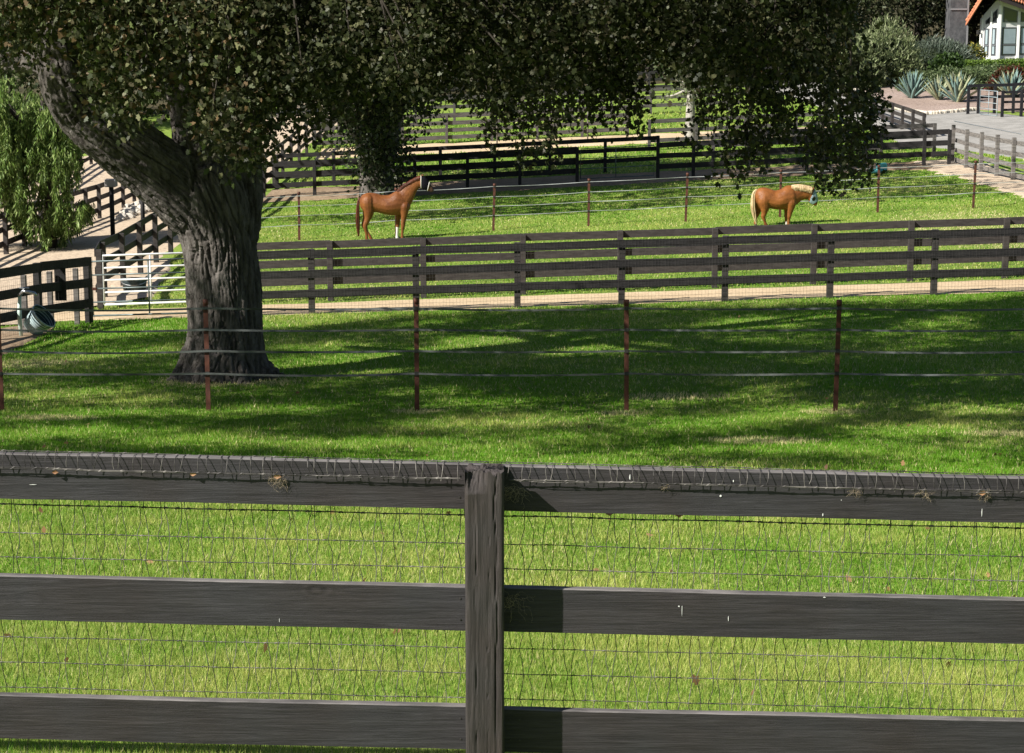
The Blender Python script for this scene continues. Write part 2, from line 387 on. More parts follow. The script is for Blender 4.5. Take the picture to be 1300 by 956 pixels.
# ------------------------------------------------------------------ grass blades
def inside(poly, x, y):
    c = np.zeros(len(x), bool); n = len(poly); j = n - 1
    for i in range(n):
        xi, yi = poly[i]; xj, yj = poly[j]
        if yi != yj:
            m = ((yi > y) != (yj > y)) & (x < (xj - xi) * (y - yi) / (yj - yi) + xi); c ^= m
        j = i
    return c
DRY = [(G(284, 486), 1.3, .55), (G(530, 524), .4, .25), (G(795, 526), .4, .25), (G(1060, 524), .5, .25), (G(968, 561), .8, .35), (G(1285, 552), .7, .3), (G(40, 462), 1.0, .5), (G(1230, 285), 2.5, 2.0), (G(1290, 300), 2.5, 2.5), (G(60, 532), .7, .3), (G(860, 505), .9, .3)]
def blades(y0, y1, dens, w, h, xlim=None, seed=3, lean=1.1, warm=0., amp=1.5):
    r = np.random.default_rng(seed)
    hw = lambda y: .30 * y + 1.5
    A = (hw(y0) + hw(y1)) * (y1 - y0); n = int(A * dens)
    Y = y0 + (y1 - y0) * r.random(n); k = r.random(n) < hw(Y) / hw(y1); Y = Y[k]; n = len(Y)
    X = (r.random(n) * 2 - 1) * hw(Y)
    keep = np.ones(n, bool)
    if xlim: keep &= (X > xlim[0]) & (X < xlim[1])
    for P in BARE:
        edge = inside(P, X + r.normal(0, .06, n), Y + r.normal(0, .06, n)); keep &= ~edge
    X = X[keep]; Y = Y[keep]; n = len(X)
    Z = CAMZ - hterr(X, Y)
    big = fbm(X * .35, Y * .35, 11); med = fbm(X * 1.6, Y * 1.6, 31)
    H = h * r.uniform(.5, 1.3, n) * (.6 + .8 * med); W = w * r.uniform(.7, 1.3, n)
    th = r.random(n) * 6.283; ln = r.uniform(0, 1, n) * lean * H; la = r.random(n) * 6.283
    dx = np.cos(th) * W / 2; dy = np.sin(th) * W / 2
    tip = np.stack([X + np.cos(la) * ln, Y + np.sin(la) * ln, Z + H], 1)
    a = np.stack([X - dx, Y - dy, Z - .01], 1); b = np.stack([X + dx, Y + dy, Z - .01], 1)
    co = np.stack([a, b, tip], 1).reshape(-1, 3)
    g1 = np.array([.11, .27, .010]); g2 = np.array([.50, .51, .14]); g3 = np.array([.62, .55, .28])
    t = np.clip((big - .45) * amp + (med - .5) * .9 + r.normal(0, .3, n) + warm, 0, 1)[:, None]
    c = g1 * (1 - t) + g2 * t
    dry = (r.random(n) < .05 + .07 * (big > .6)).astype(float)
    for p, rx, ry in DRY:
        q = ((X - p.x) / rx)**2 + ((Y - p.y) / (ry * 1.5))**2 + (med - .5) * 1.2
        dry = np.maximum(dry, (r.random(n) < np.clip(1.3 - q, 0, .85)).astype(float))
    c = c * (1 - dry[:, None]) + g3 * dry[:, None]
    tint = np.concatenate([np.repeat(c, 3, 0), np.ones((3*n, 1))], 1)
    return npmesh('g', co, np.arange(3 * n), np.full(n, 3), tint)
me = join_meshes('grass', [
    blades(8.0, 12.5, 9500, .0046, .034, seed=1, warm=.45, amp=.7), blades(12.5, 20, 3300, .008, .038, seed=2, warm=.4, amp=.8), blades(20, 30, 1300, .013, .045, seed=3, warm=-.12),
    blades(30, 46.2, 620, .02, .05, seed=4, warm=-.15), blades(49, 66, 230, .032, .05, (-10.3, 24), seed=5, warm=.3), blades(66, 86, 150, .042, .05, (-10.3, 17.6), seed=6, warm=.15),
    blades(86, 118, 40, .08, .1, (-10, 24), seed=8, warm=.2)])
tag(link('grass', me, M['blade']), 'short green lawn grass growing over the paddocks', 'grass', kind='stuff')

# ------------------------------------------------------------------ fences
def fence(name, label, pts, mpost, mrail, height=1.48, rails=(1.39, .94, .49), rh=.184, rt=.04, pw=.14, side=-1, mesh=None, rail_skip=(), group=None, cat='fence', tilt=.01, ext=(0, 0)):
    """pts: post feet; side -1 puts the rails on the far face (posts proud towards the viewer), +1 on the near face"""
    root = thing(name, label, cat, pts[0], group)
    P = [Vector(p) for p in pts]
    d = (P[-1] - P[0]); d.z = 0; d.normalize(); nrm = Vector((d.y, -d.x, 0))
    if nrm.y > 0: nrm = -nrm            # towards the camera
    if abs(d.y) > .8: nrm = Vector((1, 0, 0)) if P[0].x < 0 else Vector((-1, 0, 0))
    rz = math.atan2(d.y, d.x)
    for i, p in enumerate(P):
        mb = MB(); hh = height + random.uniform(-.02, .02)
        lx, ly = random.gauss(0, tilt) * .6, random.gauss(0, tilt) * .6
        w = pw / 2; cs, sn = math.cos(rz), math.sin(rz); c = []
        for z, ox, oy in ((-.3, 0, 0), (hh, lx, ly)):
            for a, b in ((-w, -w), (w, -w), (w, w), (-w, w)):
                c.append((p.x + a*cs - b*sn + ox, p.y + a*sn + b*cs + oy, p.z + z))
        mb.hexa(c); mb.build('post', mpost, root, bevel=.006)
    off = nrm * side * (pw / 2 + rt / 2 + .002)
    for z in rails:
        mb = MB()
        for i in range(len(P) - 1):
            if i in rail_skip: continue
            a = P[i] + off + Vector((0, 0, z + random.uniform(-.012, .012))); b = P[i+1] + off + Vector((0, 0, z + random.uniform(-.012, .012)))
            e = (b - a).normalized() * .003
            mb.beam(a + e, b - e, rt, rh * random.uniform(.96, 1.02))
        mb.build('rail', mrail, root, bevel=.004)
    if mesh:
        mb = MB(); so = off + nrm * side * (rt / 2 + .006)
        sp, lv = mesh
        for i in range(len(P) - 1):
            if i in rail_skip: continue
            L = (P[i+1] - P[i]).length; n = max(2, int(L / sp))
            for k in range(n):
                a = P[i].lerp(P[i+1], k / n) + so
                j = random.uniform(-.01, .01)
                mb.tube([a + Vector((j, 0, .06)), a + Vector((-j, 0, height * .5)), a + Vector((j, 0, height + .01))], .0022, 3, False)
            for q in range(lv):
                z = .08 + (height - .08) * q / (lv - 1)
                mb.tube([P[i] + so + Vector((0, 0, z)), P[i].lerp(P[i+1], .5) + so + Vector((0, 0, z - .01)), P[i+1] + so + Vector((0, 0, z))], .0028, 3, False)
        mb.build('wire_mesh', M['wire_dark'], root)
    return root

YA, YB = 46.0, 49.6
XT = lambda px, Y: XG(px, Y)
A_posts = [XT(px, YA) for px in (265, 396, 528.6, 657, 789, 920, 1053, 1185, 1317, 1449)]
fence('board_fence', 'black three board fence with wire mesh along the near edge of the sandy path', A_posts, M['brown_wood'], M['black_wood'], side=1, mesh=(.075, 13))
B_posts = [XT(px, YB) for px in (300, 420, 538, 664, 787, 907, 1032, 1155, 1275, 1398)]
fence('board_fence', 'brown board fence on the far side of the sandy path, posts proud of its rails', B_posts, M['brown_wood'], M['brown_wood'], side=-1)
# paddock side fence along the lane, from the white gate's post to the far corner
H_posts = [XT(128, YB)] + [Vector((XL + .1, y, gz(XL + .1, y))) for y in np.linspace(52.3, 86, 14)]
fence('board_fence', 'dark board fence running away along the lane from the white gate to the far oak', H_posts, M['brown_wood'], M['black_wood'], side=-1)
YC = 86.0
C_px = (335, 399.6, 461.5, 527, 593.5, 660, 732.6)
fence('board_fence', 'black board fence behind the standing chestnut horse, in tree shade', [XT(p, YC) for p in C_px], M['black_wood'], M['black_wood'], side=-1, rh=.22)
C_px2 = (835, 880, 950, 1024, 1098, 1172.6, 1204.6)
fence('board_fence', 'black board fence behind the flaxen horse, ending at the grey corner post', [XT(p, YC) for p in C_px2], M['black_wood'], M['black_wood'], side=-1, rh=.22)
fence('board_fence', 'second dark fence close behind the black fence left of the thin pipe gate', [XT(p, 89.6) for p in (352, 424, 495, 559, 628, 698, 768, 835)], M['black_wood'], M['black_wood'], side=-1)
fence('board_fence', 'grey brown fence close behind the black fence right of the pipe gate', [XT(p, 89.6) for p in (905, 975, 1046, 1118, 1185.4)], M['far_wood'], M['far_wood'], side=-1)
YD = 104.5
fence('board_fence', 'weathered grey fence across the gravel strip, behind a thin upright pole', [XT(p, YD) for p in (400, 455, 511, 567, 624.6, 682, 739, 796.6)], M['far_wood'], M['far_wood'], side=-1, height=1.5, rails=(1.4, 1.04, .68, .32), rh=.2)
fence('board_fence', 'grey fence running right from the thick corner post under the hanging branches', [XT(p, 97) for p in (824, 884, 946, 1010, 1074)], M['far_wood'], M['far_wood'], side=-1)
fence('board_fence', 'grey fence one paddock beyond the gravel strip', [XT(p, 117) for p in (478, 528, 577, 626, 676, 726, 776, 826, 876, 926, 976)], M['far_wood'], M['far_wood'], side=-1, height=1.45, rh=.2)
fence('board_fence', 'farthest dark fence below the shaded bank of trees', [XT(p, 133) for p in (560, 604, 648, 692, 736, 780, 824, 868, 912, 956, 1000)], M['black_wood'], M['black_wood'], side=-1, height=1.4)
fence('board_fence', 'three rail fence climbing away beside the upper lane past the second oak', [Vector((x, y, gz(x, y))) for x, y in zip(np.linspace(-10.7, -9.6, 13), np.linspace(88.6, 122, 13))], M['brown_wood'], M['brown_wood'], side=-1)
# right hand grey fence
Rf = fence('board_fence', 'weathered grey fence coming forward from the corner post at the right edge', [Vector((18.55 + .02*(87-y), y, gz(18.55, y))) for y in np.linspace(86.6, 62, 11)], M['grey_wood'], M['grey_wood'], side=-1, height=1.62, rails=(1.42, 1.0, .58, .2), rh=.17)
mb = MB(); mb.tube([Vector((18.6, 86.6, gz(18.6, 86.6) + 1.78)), Vector((18.8, 76, gz(18.8, 76) + 1.76))], .018, 6); mb.build('top_pipe', M['steel'], Rf)
fence('board_fence', 'dark rail fence beside the driveway, climbing towards the olive bush', [G(1172, 177).lerp(G(1056, 133), k_ / 10) for k_ in range(11)], M['brown_wood'], M['brown_wood'], side=-1, height=1.2, rails=(1.12, .74, .36))
# left lane fences
fence('board_fence', 'dark board fence on the left side of the dirt lane, passing behind the pepper tree', [Vector((XJ, y, gz(XJ, y))) for y in np.linspace(57, 104, 20)], M['brown_wood'], M['brown_wood'], side=-1, height=1.35, rails=(1.25, .8, .35))
fence('board_fence', 'farthest left dark fence, seen beyond the pepper tree at the edge', [Vector((-20.8, y, gz(-20.8, y))) for y in np.linspace(74, 104, 13)], M['brown_wood'], M['brown_wood'], side=-1, height=1.35, rails=(1.25, .8, .35))
# near left fence with sign
a = G(113.5, 411); L_posts = [a, G(50, 421), G(-8, 434), G(-75, 452)]
L1 = fence('board_fence', 'black fence bending at the left edge beside the grey pipe gate', L_posts, M['black_wood'], M['black_wood'], side=1, mesh=(.09, 12), height=1.5, rails=(1.4, .93, .47), rh=.2)
for q in (.28, .8, 1.35):
    p = L_posts[0].lerp(L_posts[1], q) if q < 1 else L_posts[1].lerp(L_posts[2], q - 1)
    MB().box((p.x, p.y + .18, p.z + .6), (.11, .11, 1.3)).build('post', M['grey_wood'], L1, bevel=.005)
p = L_posts[0].lerp(L_posts[1], .52)
sg = thing('notice_board', 'plain black board seen from behind, hung over the near left fence', 'board', (p.x, p.y - .17, p.z + .62))
MB().box((p.x, p.y - .17, p.z + .98), (.25, .02, .72)).build('panel', M['black_wood'], sg, bevel=.004)
MB().box((p.x, p.y - .155, p.z + 1.3), (.2, .01, .04)).build('hanger', M['wire_dark'], sg)

# ---------------- pipe gates
def gate(name, label, a, b, height, bottom, nb, m, r=.025, mids=(.5,), diag=False, latch=True):
    a = Vector(a); b = Vector(b); root = thing(name, label, 'gate', a)
    up = Vector((0, 0, 1))
    lo, hi = bottom, height
    mb = MB()
    mb.tube([a + up*lo, a + up*hi, b + up*hi, b + up*lo, a + up*lo], r, 8); mb.build('frame', m, root, smooth=True)
    for k in range(1, nb - 1):
        z = lo + (hi - lo) * (k / (nb - 1))
        MB().tube([a + up*z, b + up*z], r * .8, 8).build('bar', m, root, smooth=True)
    for t in mids:
        c = a.lerp(b, t); MB().tube([c + up*lo, c + up*hi], r * .8, 8).build('stile', m, root, smooth=True)
    if latch:
        MB().box(a + up*(lo + (hi-lo)*.5) + Vector((.05, -.03, 0)), (.12, .05, .06)).build('latch', M['rust'], root, bevel=.005)
    return root
ga = XT(118.5, YA); gb = XT(262, YA)
gate('pipe_gate', 'dull grey five bar pipe gate standing between the black fence and the big oak', ga, gb, 1.36, .12, 5, M['gate_grey'], r=.022, mids=(.5,))
ga = XT(133, YB - .15); gb = XT(298, YB - .15)
gate('pipe_gate', 'bright white five bar pipe gate partly hidden by the big oak', ga, gb, 1.32, .12, 5, M['gate_white'], r=.028, mids=(.36, .72), latch=False)
ga = XT(737, YC); gb = XT(830, YC)
gate('pipe_gate', 'thin dark pipe gate between the two black fences behind the horses', ga, gb, 1.4, .15, 4, M['gate_grey'], r=.022, mids=(.48,))
# black fence and little gate by the driveway
fence('board_fence', 'black fence with a top rail beside the agaves at the right edge', [XT(p, 108.5) for p in (1228.6, 1241.5, 1262, 1286, 1312)], M['jet_wood'], M['jet_wood'], side=-1, height=1.45, rails=(1.5, .9), rail_skip=(), rh=.16)
ga = XT(1243.5, 107.7); gb = ga + Vector((.55, -1.5, 0)); gb.z = gz(gb.x, gb.y)
gate('pipe_gate', 'small pale pipe gate standing open by the driveway', ga, gb, 1.35, .1, 5, M['gate_pale'], r=.022, mids=(.5,), diag=True, latch=False)
fence('board_fence', 'lower black fence section crossing in front of the driveway entrance', [XT(p, 106) for p in (1272, 1296, 1322)], M['jet_wood'], M['jet_wood'], side=-1, height=1.4, rails=(1.3, .8, .4), rh=.12)

# ---------------- tape fences on rusty steel posts
def tapefence(label, pts, height, levels, r, m, tw=.014, th=.03, cap=True):
    root = thing('tape_fence', label, 'fence', pts[0])
    P = [Vector(p) for p in pts]
    for p in P:
        hh = height + random.uniform(-.02, .03); lean = Vector((random.gauss(0, .022), random.gauss(0, .012), 0))
        mb = MB()   # T section
        t = r * .28
        for z0, z1 in ((-.3, hh),):
            for cx, cy, sx, sy in ((0, -r*.5, r*1.9, t*2), (0, r*.35, t*2, r*1.5)):
                c = []
                for z, k in ((z0, 0), (z1, 1)):
                    for ax, ay in ((-1, -1), (1, -1), (1, 1), (-1, 1)):
                        c.append((p.x + cx + ax*sx/2 + lean.x*k, p.y + cy + ay*sy/2 + lean.y*k, p.z + z))
                mb.hexa(c)
        po = mb.build('post', M['rust'], root)
        if cap:
            q = p + lean + Vector((0, 0, hh)); MB().tube([q - Vector((0, 0, .06)), q + Vector((0, 0, .02))], r * 1.15, 8).build('cap', M['rust'], po, smooth=True)
        mb = MB()
        for z in levels: mb.box(p + lean * (z / hh) + Vector((0, -r*.9, z)), (r*1.6, r*1.2, .05))
        mb.build('insulator', M['wire_dark'], po)
    for z in levels:
        mb = MB()
        for i in range(len(P) - 1):
            a = P[i] + Vector((0, -r*1.4, z)); b = P[i+1] + Vector((0, -r*1.4, z)); n = 7; prev = None; sag = random.uniform(.012, .035); tw0 = random.uniform(-.5, .5)
            vs = []; fs = []
            for k in range(n + 1):
                t = k / n; c = a.lerp(b, t) - Vector((0, 0, sag * 4 * t * (1 - t)))
                an = tw0 * math.sin(t * 3.14 * 2)
                o = Vector((0, math.sin(an), math.cos(an))) * th / 2; q = Vector((0, math.cos(an), -math.sin(an))) * .002
                vs += [c - o - q, c + o - q, c + o + q, c - o + q]
                if k: 
                    m0 = (k-1)*4
                    for e in range(4): fs.append((m0+e, m0+4+e, m0+4+(e+1) % 4, m0+(e+1) % 4))
            mb.add(vs, fs)
        mb.build('tape', m, root)
    return root
T1 = [XT(px, 30) for px in (-264, 3, 265, 529.5, 795.5, 1060, 1326, 1590)]
tapefence('nearer tape fence on rusty steel posts crossing the shaded lawn before the oak', T1, 1.66, (1.56, 1.24, .92, .58), .036, M['tape'])
T2 = [XT(px, 65) for px in (257, 380, 503, 626, 747, 870, 990, 1114, 1235, 1357)]
tapefence('farther tape fence on thin rusty posts right behind the two horses', T2, 1.5, (1.42, 1.1, .8, .5), .04, M['tape_white'], th=.017)

# ------------------------------------------------------------------ the near fence
def near_fence():
    Y = 7.6; sl = -.0245
    xm = (615 - CX) / F * 7.8
    zt = AT(615, 588.5, Y + .095).z                              # rail top at the post
    f = thing('board_fence', 'large dark foreground fence with folded wire mesh and one rough split post', 'fence', (xm, Y, gz(xm, Y)))
    span = 2.44; xs = [xm - 2*span, xm - span, xm, xm + span, xm + 2*span]
    top = lambda x: zt + sl * (x - xm)
    M['near_rail'] = near_wood('near_rail_wood', 'X'); M['near_post'] = near_wood('near_post_wood', 'Z')
    rh, rt, pw = .178, .040, .147
    yr = Y + pw/2 + rt/2
    for lv in range(3):
        for k in range(4):
            x0, x1 = xs[k] + .002, xs[k+1] - .002; nx = 260; mb = MB(); vs = []; fs = []
            # a board as a fine shell: front, top, back and underside with worn edges
            prof = [(-rt/2, -rh/2), (-rt/2, -rh/4), (-rt/2, 0), (-rt/2, rh/4), (-rt/2, rh/2 - .004), (-rt/2 + .004, rh/2), (rt/2 - .004, rh/2), (rt/2, rh/2 - .004), (rt/2, -rh/2 + .004), (-rt/2 + .004, -rh/2 - .001)]
            n = len(prof); sd = lv * 10 + k; dz = random.uniform(-.004, .004)
            for i in range(nx + 1):
                x = x0 + (x1 - x0) * i / nx
                for a, b in prof:
                    j = mnoise.noise(Vector((x * 5, b * 30, sd))) * .0012; e = mnoise.noise(Vector((x * 1.3, a * 9 + sd, 7))) * .0035 + mnoise.noise(Vector((x * 14, sd, a * 40))) * .001
                    vs.append((x, yr + a + j, top(x) - rh/2 - lv * .489 + b + e + dz))
            for i in range(nx):
                for q in range(n): fs.append((i*n + q, (i+1)*n + q, (i+1)*n + (q+1) % n, i*n + (q+1) % n))
            fs.append(tuple(range(n))); fs.append(tuple(nx*n + q for q in range(n))[::-1])
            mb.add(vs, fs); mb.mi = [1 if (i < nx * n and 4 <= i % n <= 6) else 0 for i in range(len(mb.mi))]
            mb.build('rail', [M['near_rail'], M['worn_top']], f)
    for x in xs:
        # weathered square post: fine grid wrapped round, cracks and torn top
        zb = gz(x, Y) - .3; zt_ = top(x) + .006; nz = 300; nk = 96; vs = []; fs = []
        big = abs(x - xm) < .01
        for i in range(nz + 1):
            z = zb + (zt_ - zb) * i / nz
            for k in range(nk):
                s = k / nk * 4; sd = int(s); t = s - sd; w = pw / 2
                px_, py_ = [(-w + 2*w*t, -w), (w, -w + 2*w*t), (w - 2*w*t, w), (-w, w - 2*w*t)][sd]
                nx_, ny_ = [(0, -1), (1, 0), (0, 1), (-1, 0)][sd]
                # rounded corner
                c = max(abs(px_), 0); cr = min(w - abs(px_), w - abs(py_)) if False else 0
                kx = max(0, abs(px_) - (w - .012)); ky = max(0, abs(py_) - (w - .012))
                if kx > 0 and ky > 0:
                    l = math.hypot(kx, ky); px_ = math.copysign(w - .012 + kx / l * .012 * min(1, l/.012), px_); py_ = math.copysign(w - .012 + ky / l * .012 * min(1, l/.012), py_)
                d = mnoise.noise(Vector((px_ * 38, py_ * 38, z * 4.5))) * .0028 + mnoise.noise(Vector((px_ * 90, py_ * 90, z * 9))) * .0014
                # long cracks that wander
                for cx, wd, dp, zlim in ((-.035, .0022, .012, 9), (.045, .0045, .016, 9), (.012, .0014, .006, zt_ - .25)):
                    cc = cx + mnoise.noise(Vector((cx * 50, 3, z * 5))) * .012
                    if sd == 0 and z < zlim:
                        q = abs(px_ - cc) / wd
                        if q < 1.5: d -= dp * max(0, 1 - q) * (.35 + .65 * abs(mnoise.noise(Vector((cx, 9, z * 3)))))
                ox = px_ + nx_ * d; oy = py_ + ny_ * d; oz = z
                u = zt_ - z
                if u < .3:      # splintered top: left front corner broken away
                    lf = max(0, -px_ / w) * .5 + .5
                    br = mnoise.noise(Vector((px_ * 60, py_ * 25, 1.7))) * .035 + mnoise.noise(Vector((px_ * 200, py_ * 90, 4.7))) * .012
                    if sd == 0 and big and px_ < .02:
                        dep = max(0, 1 - abs(px_ + .04) / .055) * max(0, 1 - u / .085)
                        oy += dep * .035 + dep * abs(mnoise.noise(Vector((px_ * 300, z * 15, 2)))) * .03
                    oz -= max(0, br) * max(0, 1 - u / .09)
                vs.append((x + ox, Y + oy, oz))
        for i in range(nz):
            for k in range(nk): fs.append((i*nk + k, i*nk + (k+1) % nk, (i+1)*nk + (k+1) % nk, (i+1)*nk + k))
        # torn top surface, rings closing inwards
        base = nz * nk
        for r_ in range(1, 9):
            sc_ = 1 - r_ / 9
            for k in range(nk):
                v = vs[base + k]; X_, Y_ = x + (v[0] - x) * sc_, Y + (v[1] - Y) * sc_
                vs.append((X_, Y_, v[2] * sc_ + zt_ * (1 - sc_) - abs(mnoise.noise(Vector((X_ * 140, Y_ * 70, 2.2)))) * .022 - (.02 if r_ < 8 else 0) * abs(mnoise.noise(Vector((X_ * 45, Y_ * 30, 8))))))
            b0 = base + (r_ - 1) * nk
            for k in range(nk): fs.append((b0 + k, b0 + (k+1) % nk, b0 + nk + (k+1) % nk, b0 + nk + k))
        fs.append(tuple(base + 8*nk + k for k in range(nk)))
        MB().add(vs, fs).build('post', M['near_post'], f)
    # wire mesh on the far side, folded over the top board and hanging on its front
    yb = yr + rt/2 + .004; yf = yr - rt/2 - .004
    X0, X1 = xm - 2*span, xm + 2*span
    lv = [-.052]                                           # front fold, below rail top
    zlev = [.172 + .003, .215 + .003, .325, .43, .535, .64, .745, .85, .955, 1.06, 1.165]
    zlev = [.212, .326, .424, .53, .64, .748, .852, .955, 1.06, 1.165, 1.27]
    mb = MB(); mbv = MB(); n = int((X1 - X0) / .0415)
    rr = random.Random(5)
    for i in range(n + 1):
        x = X0 + i * .0415 + rr.uniform(-.003, .003) + (.006 if i % 2 else -.006); s = 1 if i % 2 else -1
        if abs(x - xm) < pw/2 + .004: front = False
        else: front = True
        pts = []
        w1, w2 = rr.uniform(-.012, .012), rr.uniform(-.012, .012)
        if front:
            hang = -.048 + .006 * math.sin(x * 7) + rr.uniform(-.006, .006)
            pts += [(x + w1 + s*.004, yf - .016 + rr.uniform(-.004, .003), top(x) + hang - .004), (x + w1 * .6, yf - .017, top(x) - .022), (x + w1 * .3, yf - .004, top(x) + .002), (x, yr, top(x) + .0045)]
        pts.append((x, yb, top(x) + .001)); 
        for q, z in enumerate(zlev):
            o = (1 if (i + q) % 2 else -1) * .008 + w1 * .45
            pts.append((x + o + rr.uniform(-.003, .003), yb + .003, top(x) - z))
            if q < len(zlev) - 1:
                o2 = o * .1 + rr.uniform(-.005, .005)
                pts.append((x + o2 + (w2 if q < 3 else 0) * .6, yb + .006, top(x) - (z + zlev[q+1]) / 2))
        (mb if False else mbv).tube(pts, .00145, 4, False)
    def hwire(yy, dz, r_, skip=False, seed=0, wob=.003):
        pts = []; m = 420
        for k in range(m + 1):
            x = X0 + (X1 - X0) * k / m
            if skip and abs(x - xm) < pw/2 + .012:
                if len(pts) > 2: mb.tube(pts, r_, 5, False)
                pts = []; continue
            pts.append((x, yy + mnoise.noise(Vector((x * 9, seed, 1))) * .004, top(x) - dz + mnoise.noise(Vector((x * 3, seed, 5))) * wob + mnoise.noise(Vector((x * 25, seed, 9))) * .0012))
        mb.tube(pts, r_, 5, False)
        # twisted knots
        k = 0; x = X0
        while x < X1:
            x += rr.choice((.0415, .083)) + rr.uniform(-.004, .004)
            if skip and abs(x - xm) < pw/2 + .03: continue
            z = top(x) - dz + mnoise.noise(Vector((x * 3, seed, 5))) * wob + mnoise.noise(Vector((x * 25, seed, 9))) * .0012; y = yy + mnoise.noise(Vector((x * 9, seed, 1))) * .004
            mb.tube([(x - .009, y, z - .0015), (x, y - .0008, z + .0012), (x + .009, y, z - .001)], r_ * 1.55, 5)
    hwire(yf - .018, .051, .0019, True, 1, .006); hwire(yf - .019, .054, .0013, True, 14, .006)
    hwire(yb, -.002, .0016, False, 2)
    for q, z in enumerate(zlev): hwire(yb + .003, z, .0027 if q == 0 else .0017, False, 3 + q)
    mb.add(mbv.v, mbv.f)
    mb.build('wire_mesh', M['wire'], f)
    # dried plant wisps caught in the mesh
    def wisps(spots):
        for x, dz, nn, sp in spots:
            mb = MB()
            for k in range(nn):
                p = Vector((x + rr.gauss(0, sp * .35), yf - .014 + rr.uniform(-.006, .006), top(x) - dz + rr.gauss(0, sp * .16)))
                a = rr.uniform(0, 6.28); pts = [p]
                for j in range(5):
                    a += rr.uniform(-1.2, 1.2); p = p + Vector((math.cos(a), rr.uniform(-.2, .2), math.sin(a) - .35)) * sp * .17; pts.append(p)
                mb.tube(pts, .00033, 3, False)
            mb.build('dry_wisp', M['straw'], f)
    sc = lambda px: (px - CX) / F * 7.85
    wisps([(sc(352), .07, 40, .045), (sc(652), .09, 40, .06), (sc(1086), .065, 26, .03), (sc(1175), .065, 26, .035), (sc(1252), .062, 26, .03), (sc(845), .065, 14, .02), (sc(652), .53, 34, .07)])
    # lodged dead leaves and pale droppings
    for px_, dz in ((70, .064), (245, .058), (775, .183), (352, .06), (1248, .058), (864, .183)):
        x = sc(px_); c = Vector((x, yf - .014 if dz < .1 else yr, top(x) - dz)); k = rr.uniform(.7, 1.0)
        MB().add([c + Vector((-.016, 0, -.004))*k, c + Vector((0, -.008, -.011))*k, c + Vector((.017, -.002, -.002))*k, c + Vector((.004, -.005, .009))*k, c + Vector((-.01, -.006, .007))*k], [(0, 1, 2), (0, 2, 3), (0, 3, 4)]).build('dead_leaf', M['deadleaf'], f)
    for px_, dz, w, h in ((800, .035, .0022, .011), (1047, .165, .002, .007), (916, .1, .004, .004), (1070, .105, .002, .002), (1250, .14, .0013, .018), (865, .545, .0035, .003), (869, .56, .0011, .024), (929, .59, .0012, .012), (1052, .495, .006, .002), (932, .04, .002, .006), (350, .64, .001, .01), (40, .12, .014, .0010)):
        x = sc(px_); c = Vector((x, yr - rt/2 - .0022, top(x) - dz)); vs = [c + Vector((math.cos(a * .785) * w * rr.uniform(.7, 1.2), -.0005 * (a % 2), math.sin(a * .785) * h * rr.uniform(.7, 1.2))) for a in range(8)]
        MB().add(vs, [tuple(range(8))]).build('white_spot', M['white_spot'], f)
    # bolt heads and nails where the boards meet the post line
    for lv_ in range(3):
        for px_ in (648, 660, 583):
            x = sc(px_); 
            for dd in (.045, .13): MB().tube([(x, yr - rt/2 - .0005, top(x) - lv_*.489 - dd), (x, yr - rt/2 - .003, top(x) - lv_*.489 - dd)], .0035, 8).build('nail', M['wire_dark'], f)

